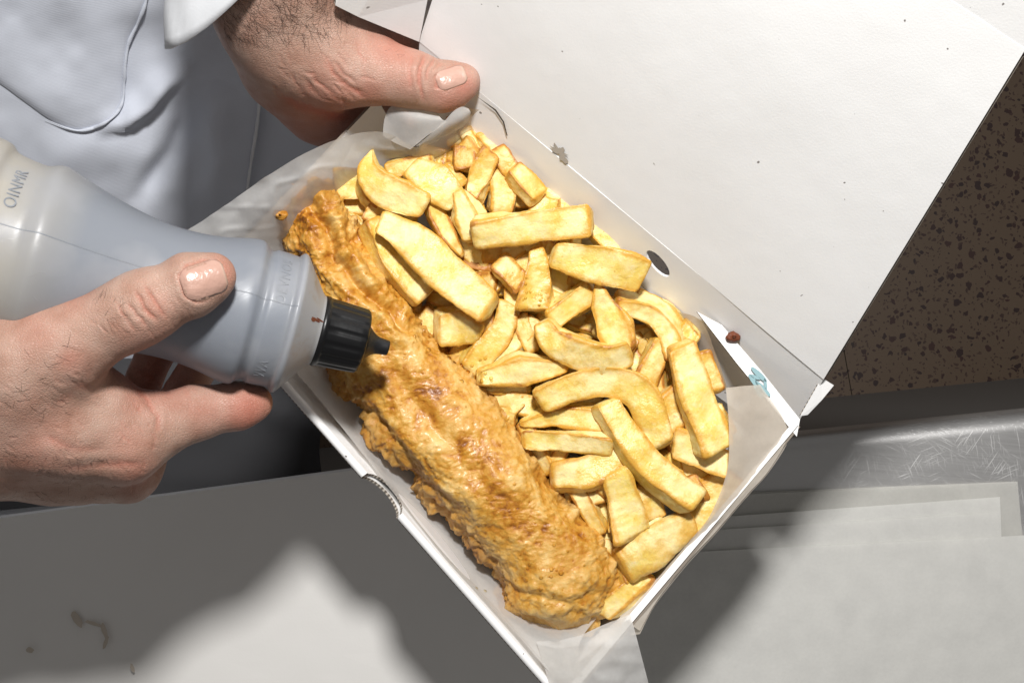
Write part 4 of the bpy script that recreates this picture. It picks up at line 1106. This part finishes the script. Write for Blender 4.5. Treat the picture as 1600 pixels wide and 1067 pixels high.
cr = [([(668, 84), (657, 104), (655, 130), (662, 160)], .0009, 3.2), ([(681, 90), (668, 108), (666, 128)], .0006, 2.6), ([(646, 84), (640, 108), (640, 140)], .0004, 3), ([(692, 98), (678, 108), (672, 118)], .0004, 2.4),
      ([(508, 88), (520, 112), (545, 138), (580, 152)], .0018, 4.5), ([(480, 100), (500, 130), (530, 158), (565, 168)], .0010, 4), ([(470, 120), (500, 150), (540, 172)], .0009, 4), ([(450, 110), (470, 145), (510, 170)], .0007, 4),
      ([(556, 60), (566, 95), (572, 130)], .0006, 5), ([(520, 95), (540, 118), (556, 130)], .0006, 3), ([(430, 145), (470, 168), (520, 182), (560, 184)], .0022, 7), ([(445, 175), (490, 190), (530, 192)], .0007, 5)]
r0 = np.random.default_rng(3)
for k in range(34):                                                   # fine skin folds over the thenar
    x, y = r0.uniform(420, 570), r0.uniform(60, 165); a = r0.normal(.85, .25); L = r0.uniform(14, 34)
    cr.append(([(x, y), (x + L * math.cos(a), y + L * math.sin(a))], .00022, 2.2))
cr += [([(722, 100), (700, 108), (682, 120), (681, 134), (698, 140)], .0006, 2.6)]
v = creases(v, n, cr); v = v + n * (.00022 * fbm(v * 90, 2, 4))[:, None]
red = blobs(v, [(725, 135, 26, .75), (700, 155, 34, .55), (640, 120, 30, .35), (575, 150, 40, .45), (520, 180, 70, .55), (620, 70, 50, .6), (480, 200, 60, .5)])
red = np.clip(red + .45 * last_crease, 0, 1)
lh = mk('left_hand', v, f, M['skin'], proot, attrs={'red': red})
nail_patch('thumbnail', lh, v, n, (705, 122), (.90, -.32), 24, 16, free=.10)
hairs('arm_hair', lh, v, n, [(325, -60), (560, -60), (548, 40), (500, 62), (430, 60), (352, 62)], 900, (.55, .9), .012, 1, .55, .00007)
hairs('arm_hair', lh, v, n, [(560, 70), (640, 80), (640, 110), (570, 110)], 26, (.9, .2), .005, 2, .6, .00005)
# --- hand gripping the bottle
RH = [
 ((-520, 690, .300, .045), (-220, 655, .296, .036), .02), ((-220, 655, .296, .036), (-70, 640, .288, .031), .02), ((-70, 690, .272, .029), (-200, 690, .275, .032), .02),
 ((-70, 625, .292, .030), (90, 660, .280, .0245), .016), ((90, 660, .280, .0245), (190, 690, .268, .0205), .014),
 ((-70, 680, .268, .029), (110, 712, .252, .0225), .016), ((110, 712, .252, .0225), (200, 733, .242, .0170), .012),
 ((-70, 700, .245, .026), (90, 722, .228, .020), .016), ((90, 722, .228, .020), (170, 738, .220, .0155), .012),
 ((-60, 690, .225, .022), (60, 715, .206, .016), .014),
 ((-90, 610, .296, .027), (30, 570, .301, .0235), .016), ((30, 570, .301, .0235), (100, 541, .3035, .0200), .014), ((100, 541, .3035, .0200), (205, 489, .3090, .0158), .010), ((205, 489, .3090, .0158), (232, 475, .3095, .0150), .008),
 ((232, 475, .3095, .0150), (300, 446, .3090, .0138), .008), ((300, 446, .3090, .0138), (328, 436, .3082, .0112), .006), ((300, 440, .3085, .0125), (335, 428, .3080, .0085), .006),
 ((40, 590, .290, .022), (150, 628, .276, .0150), .016), ((150, 628, .276, .015), (205, 660, .268, .0150), .010),
 ((195, 688, .268, .0185), (250, 664, .262, .0150), .010), ((250, 664, .262, .0150), (305, 645, .256, .0132), .006), ((305, 645, .256, .0132), (372, 634, .250, .0118), .006), ((372, 634, .250, .0118), (396, 629, .2485, .0098), .005),
 ((195, 728, .242, .016), (262, 655, .2215, .0115), .008), ((262, 655, .2215, .0115), (318, 560, .2105, .0100), .005), ((318, 560, .2105, .0100), (345, 500, .2115, .0090), .005),
 ((165, 735, .220, .0145), (205, 640, .2080, .0110), .008), ((205, 640, .2080, .0110), (245, 545, .2070, .0098), .005), ((245, 545, .2070, .0098), (268, 485, .2120, .0090), .005),
 ((60, 715, .206, .014), (120, 610, .2080, .0100), .008), ((120, 610, .2080, .0100), (165, 520, .2080, .0088), .005),
]
v, f, n = hand_mesh(RH, .00125)
cr = [([(196, 470), (212, 492), (232, 512)], .0006, 3.2), ([(208, 452), (226, 480), (246, 505)], .0008, 3.2), ([(222, 440), (240, 468), (262, 498)], .0005, 2.8), ([(184, 474), (196, 500), (214, 520)], .0004, 3),
      ([(170, 575), (200, 592), (228, 620), (246, 652), (248, 680)], .0014, 4.5), ([(215, 580), (248, 596), (268, 622)], .0008, 4), ([(230, 600), (250, 640), (240, 690)], .0006, 3.5),
      ([(285, 600), (296, 622), (300, 650)], .0006, 4), ([(60, 680), (110, 700), (170, 706)], .0012, 8), ([(90, 735), (140, 728), (190, 724), (230, 728)], .0016, 7), ([(80, 590), (120, 600), (160, 620)], .0007, 6), ([(150, 560), (130, 600), (80, 640)], .0008, 8)]
r0 = np.random.default_rng(4)
for k in range(46):
    x, y = r0.uniform(-10, 250), r0.uniform(560, 750); a = r0.normal(.9, .5); L = r0.uniform(10, 26)
    cr.append(([(x, y), (x + L * math.cos(a), y + L * math.sin(a))], .00020, 2.2))
for k in range(16):
    x, y = r0.uniform(130, 300), r0.uniform(440, 520); a = r0.normal(1.0, .2); L = r0.uniform(14, 40)
    cr.append(([(x, y), (x + L * math.cos(a), y + L * math.sin(a))], .00018, 2.0))
cr += [([(348, 412), (318, 405), (290, 414), (281, 432), (287, 458), (306, 473), (334, 468)], .0007, 3.0)]
v = creases(v, n, cr); v = v + n * (.00022 * fbm(v * 90, 2, 9))[:, None]
red = blobs(v, [(350, 425, 26, .55), (390, 640, 46, .8), (330, 640, 40, .4), (110, 565, 26, .45), (225, 620, 40, .4), (250, 580, 60, .7), (200, 690, 40, .25), (60, 520, 40, .3), (120, 470, 30, .25), (60, 700, 60, .3), (215, 745, 40, .4), (245, 480, 26, .35)])
red = np.clip(red + .45 * last_crease, 0, 1)
rh = mk('right_hand', v, f, M['skin'], proot, attrs={'red': red})
nail_patch('thumbnail', rh, v, n, (318, 438), (.93, -.30), 36, 28, free=.06)
hairs('hand_hair', rh, v, n, [(0, 540), (120, 540), (110, 640), (0, 660)], 60, (.6, .75), .010, 3, .9, .00009)
hairs('hand_hair', rh, v, n, [(140, 465), (195, 465), (190, 515), (140, 510)], 34, (.5, -.6), .006, 4, .6, .00008)
hairs('hand_hair', rh, v, n, [(0, 690), (180, 700), (180, 780), (0, 780)], 170, (.4, .9), .008, 5, .5, .00007)

# --- coat
fold_list = [  # polyline, height, width on the ridge side, width on the far side
 ([(150, 205), (200, 196), (235, 172), (262, 138), (300, 110)], .0075, 26, 7),
 ([(292, 140), (288, 190), (268, 235), (235, 280), (205, 320)], -.0060, 22, 14),
 ([(345, 130), (335, 190), (345, 250), (320, 330)], .0070, 30, 26),
 ([(60, 240), (160, 235), (240, 250)], .0030, 40, 40),
 ([(330, 0), (300, 60), (310, 110)], .0050, 34, 34),
 ([(405, 620), (460, 660), (520, 700)], .0040, 14, 14),
]
def coat_z(q):
    y = np.interp(q[:, 1], [-600, -200, 0, 150, 300, 450, 600, 750, 900], [.275, .160, .108, .066, .018, -.045, -.120, -.215, -.33])
    z = y + .020 * np.exp(-((q[:, 0] - 60) / 220) ** 2) - .00006 * np.maximum(0, q[:, 0] - 330)
    p3 = np.concatenate([q / 160.0, np.zeros((len(q), 1))], 1)
    z = z + .0045 * fbm(p3 + 3.3, 2, 15) + .0011 * fbm(p3 * 3.1, 2, 19)
    for pl, h, w1, w2 in fold_list:
        d, s, pr = poly_dist(q, pl)
        w = np.where(s < 0, w1, w2); z = z + 1.9 * h * np.exp(-(d / w) ** 2) * np.clip(np.minimum(pr, 1 - pr) * 3, 0, 1) ** .7
    return z
def strip_grid(name, left, right, nrow, ncol, dz, mat, parent, lip=0.0):
    """rows between two boundary curves (same y parametrisation), on the coat height field"""
    l = catmull([(x, y, 0) for x, y in left], nrow); r = catmull([(x, y, 0) for x, y in right], nrow)
    t = np.linspace(0, 1, ncol)[None, :, None]
    g = (l[:, None, :2] * (1 - t) + r[:, None, :2] * t).reshape(-1, 2)
    z = coat_z(g) + dz
    if lip:
        tt_ = np.tile(np.linspace(0, 1, ncol), nrow); z += lip * np.exp(-((tt_ - .985) / .012) ** 2)
    vv = PA(np.concatenate([g, z[:, None]], 1)); f = grid_faces(nrow, ncol)
    if normals_of(vv, f)[len(vv) // 2, 2] < 0: f = f[:, ::-1]
    return mk(name, vv, f, mat, parent)
opening = [(470, -500), (436, -120), (420, 40), (410, 110), (406, 155), (401, 200), (392, 255), (386, 302), (383, 380), (388, 480), (395, 600), (410, 720), (430, 860)]
cw = empty('coat', P(150, 300, -.3)); cw.parent = proot; cw.matrix_parent_inverse = Matrix.Translation(proot.location).inverted()
cw.name = 'coat'
strip_grid('front_panel', [(-620, -500), (-620, -120), (-620, 40), (-620, 110), (-620, 155), (-620, 200), (-620, 255), (-620, 302), (-600, 380), (-600, 480), (-560, 600), (-500, 690), (-400, 742)], opening[:-1] + [(425, 790)], 170, 150, 0, M['coat'], cw, .0010)
strip_grid('under_panel', [(x - 40, y) for x, y in opening], [(640, -500), (640, -120), (640, 40), (640, 110), (640, 155), (630, 200), (620, 255), (610, 302), (590, 380), (560, 480), (520, 600), (495, 700), (530, 860)], 120, 40, -.006, M['coat'], cw)
M['dark_cloth'] = m_simple('dark_trousers', (.15, .15, .16), .85, .2, (900, .3, .0004))
strip_grid('trousers', [(-620, 560), (-620, 640), (-620, 720), (-620, 742)], [(510, 560), (505, 640), (500, 720), (535, 900)], 40, 40, .004, M['dark_cloth'], cw)
# piping along the opening
def tube(name, pts3, r, mat, parent, seg=8, n=120):
    c = catmull(pts3, n); T = np.gradient(c, axis=0); T /= np.linalg.norm(T, axis=1, keepdims=True)
    u = np.cross(T, [0, 0, 1.0]); u /= np.linalg.norm(u, axis=1, keepdims=True); w = np.cross(u, T)
    a = np.linspace(0, 2 * math.pi, seg, endpoint=False)
    rr = (r * (1 + .35 * vnoise(c * 160, 3)) * np.clip(np.minimum(np.linspace(0, 1, n), np.linspace(1, 0, n)) * 6 + .08, 0, 1))[:, None, None]
    v = c[:, None, :] + rr * (u[:, None, :] * np.cos(a)[None, :, None] + w[:, None, :] * np.sin(a)[None, :, None])
    return mk(name, v.reshape(-1, 3), grid_faces(n, seg, True), mat, parent)
def on_coat(pl, dz, n=120):
    q = catmull([(x, y, 0) for x, y in pl], n)[:, :2]; return PA(np.concatenate([q, (coat_z(q) + dz)[:, None]], 1))
tube('edge_piping', on_coat(opening[1:-2], .0012), .0011, M['seam'], cw)
# pocket
pk = [(-260, 40), (-120, 70), (-40, 106), (0, 131), (40, 160), (80, 188), (118, 203), (150, 199), (178, 182), (191, 160), (194, 128), (196, 98), (202, 66), (216, 36), (228, 4), (236, -50), (235, -200), (-40, -240), (-260, -160)]
ring = catmull([(x, y, 0) for x, y in pk + pk[:1]], 161)[:-1, :2]; cpk = np.array([60, 20.])
rows = np.linspace(0, 1, 40); vs = []
for s in rows:
    q = cpk + (ring - cpk) * s; vs.append(np.concatenate([q, (coat_z(q) + .0042 - .0030 * s ** 24)[:, None]], 1))
vs = PA(np.concatenate(vs)); f = grid_faces(40, 160, True)
if normals_of(vs, f)[160 * 30, 2] < 0: f = f[:, ::-1]
pocket = mk('pocket', vs, f, M['coat'], cw)
tube('pocket_seam', on_coat([(70, 186), (118, 204), (150, 199), (178, 182), (191, 160), (194, 128), (196, 98), (202, 66), (216, 36), (228, 4), (236, -50), (236, -150)], .0024), .0010, M['coat'], cw, 8, 200)
# cuffs
def sleeve(name, path, radii, seg=64, slant=0.0, sdir=(-1, 0, 0)):
    c = catmull([tuple(P(*p)) for p in path], 60); r = np.interp(np.linspace(0, 1, 60), np.linspace(0, 1, len(radii)), radii)
    T = np.gradient(c, axis=0); T /= np.linalg.norm(T, axis=1, keepdims=True)
    u = np.cross(T, [0, 0, 1.0]); u /= np.linalg.norm(u, axis=1, keepdims=True); w = np.cross(u, T); a = np.linspace(0, 2 * math.pi, seg, endpoint=False)
    v = c[:, None, :] + r[:, None, None] * (u[:, None, :] * np.cos(a)[None, :, None] + w[:, None, :] * np.sin(a)[None, :, None])
    lean = (u[:, None, :] * np.cos(a)[None, :, None] + w[:, None, :] * np.sin(a)[None, :, None]) @ np.array(sdir)
    v = v - T[:, None, :] * (slant * lean * np.clip(1 - np.linspace(0, 1, 60) * 3, 0, 1)[:, None])[..., None]
    v = v.reshape(-1, 3); v += (.0035 * fbm(v * 40, 2, 23))[:, None] * np.tile(np.array([0, 0, 1.0]), (len(v), 1))
    o = mk(name, v, grid_faces(60, seg, True)[:, ::-1], M['sleeve'], cw)
    md = o.modifiers.new('cloth', 'SOLIDIFY'); md.thickness = .0022; md.offset = 0
    return o
sleeve('sleeve', [(400, -62, .244), (410, -150, .256), (420, -330, .285), (430, -700, .34)], [.041, .047, .056, .07], 64, .058, (-.92, -.3, .1))
sleeve('sleeve', [(-190, 668, .288), (-300, 675, .292), (-560, 700, .30), (-900, 640, .33)], [.046, .05, .058, .07])

# ------------------------------------------------------------------ droplets of vinegar (stuff)
vs, fs = [], []
def dome(c, nrm, r):
    base = len(vs); nrm = nrm / np.linalg.norm(nrm); t1 = np.cross(nrm, [.3, .9, .1]); t1 /= np.linalg.norm(t1); t2 = np.cross(nrm, t1)
    for i in range(5):
        ph = math.pi / 2 * i / 4.5
        for j in range(10):
            a = 2 * math.pi * j / 10; vs.append(c + r * (math.cos(ph) * (t1 * math.cos(a) + t2 * math.sin(a)) + nrm * (math.sin(ph) * .75 - .15)))
    vs.append(c + nrm * r * .62)
    for i in range(4):
        for j in range(10): a0 = base + i * 10 + j; a1 = base + i * 10 + (j + 1) % 10; fs.append([a0, a1, a1 + 10, a0 + 10])
    for j in range(10): fs.append([base + 40 + j, base + 40 + (j + 1) % 10, base + 50])
rd = np.random.default_rng(12)
topv = np.where(fish_n[:, 2] > .5)[0]
for i in rd.choice(topv, 150, replace=False): dome(fish_v[i], fish_n[i], rd.uniform(.0003, .0009))
for (x, y, s, k) in [(855, 885, 14, 12), (680, 535, 16, 14), (720, 560, 10, 6), (780, 560, 20, 10)]:
    for _ in range(k):
        d = ((fish_px - (np.array([x, y]) + rd.normal(0, s, 2))) ** 2).sum(1) + 1e4 * (fish_n[:, 2] < .3); i = int(np.argmin(d)); dome(fish_v[i], fish_n[i], rd.uniform(.0008, .0017))
bpy.context.view_layer.update()
dg = bpy.context.evaluated_depsgraph_get()
_o = Vector((0, 0, ZC)); _d = (P(439, 337, .2) - _o).normalized(); CRUMB.hide_viewport = True; bpy.context.view_layer.update()
_h = scene.ray_cast(bpy.context.evaluated_depsgraph_get(), _o, _d); CRUMB.hide_viewport = False; bpy.context.view_layer.update(); dg = bpy.context.evaluated_depsgraph_get()
if _h[0]: CRUMB.location = _h[1] + Vector((0, 0, .0016))
def drop_at(px, py, r):
    o0 = Vector((0, 0, ZC)); d = (P(px, py, .2) - o0).normalized()
    ok, loc, nr, fi, ob, mt = scene.ray_cast(dg, o0, d)
    if ok and ob.name.startswith(('chip', 'front_sheet', 'back_sheet', 'battered')): dome(np.array(loc), np.array(nr), r)
for (x, y, s, k, r0_, r1_) in [(838, 470, 16, 34, .0004, .0009), (740, 572, 12, 8, .0006, .0016), (752, 590, 10, 5, .0008, .0016), (920, 360, 40, 40, .0002, .0004), (880, 280, 30, 20, .0002, .0004),
                               (850, 420, 120, 120, .00018, .0004), (950, 650, 110, 120, .00018, .0004), (720, 380, 90, 70, .00018, .0004), (735, 930, 12, 4, .0006, .0011)]:
    for _ in range(k): drop_at(x + rd.normal(0, s), y + rd.normal(0, s), rd.uniform(r0_, r1_))
o = mk('vinegar_droplets', np.array(vs), fs, M['drop'], None); tag(o, 'tiny clear vinegar and fat droplets scattered over the hot food', 'droplets', kind='stuff')
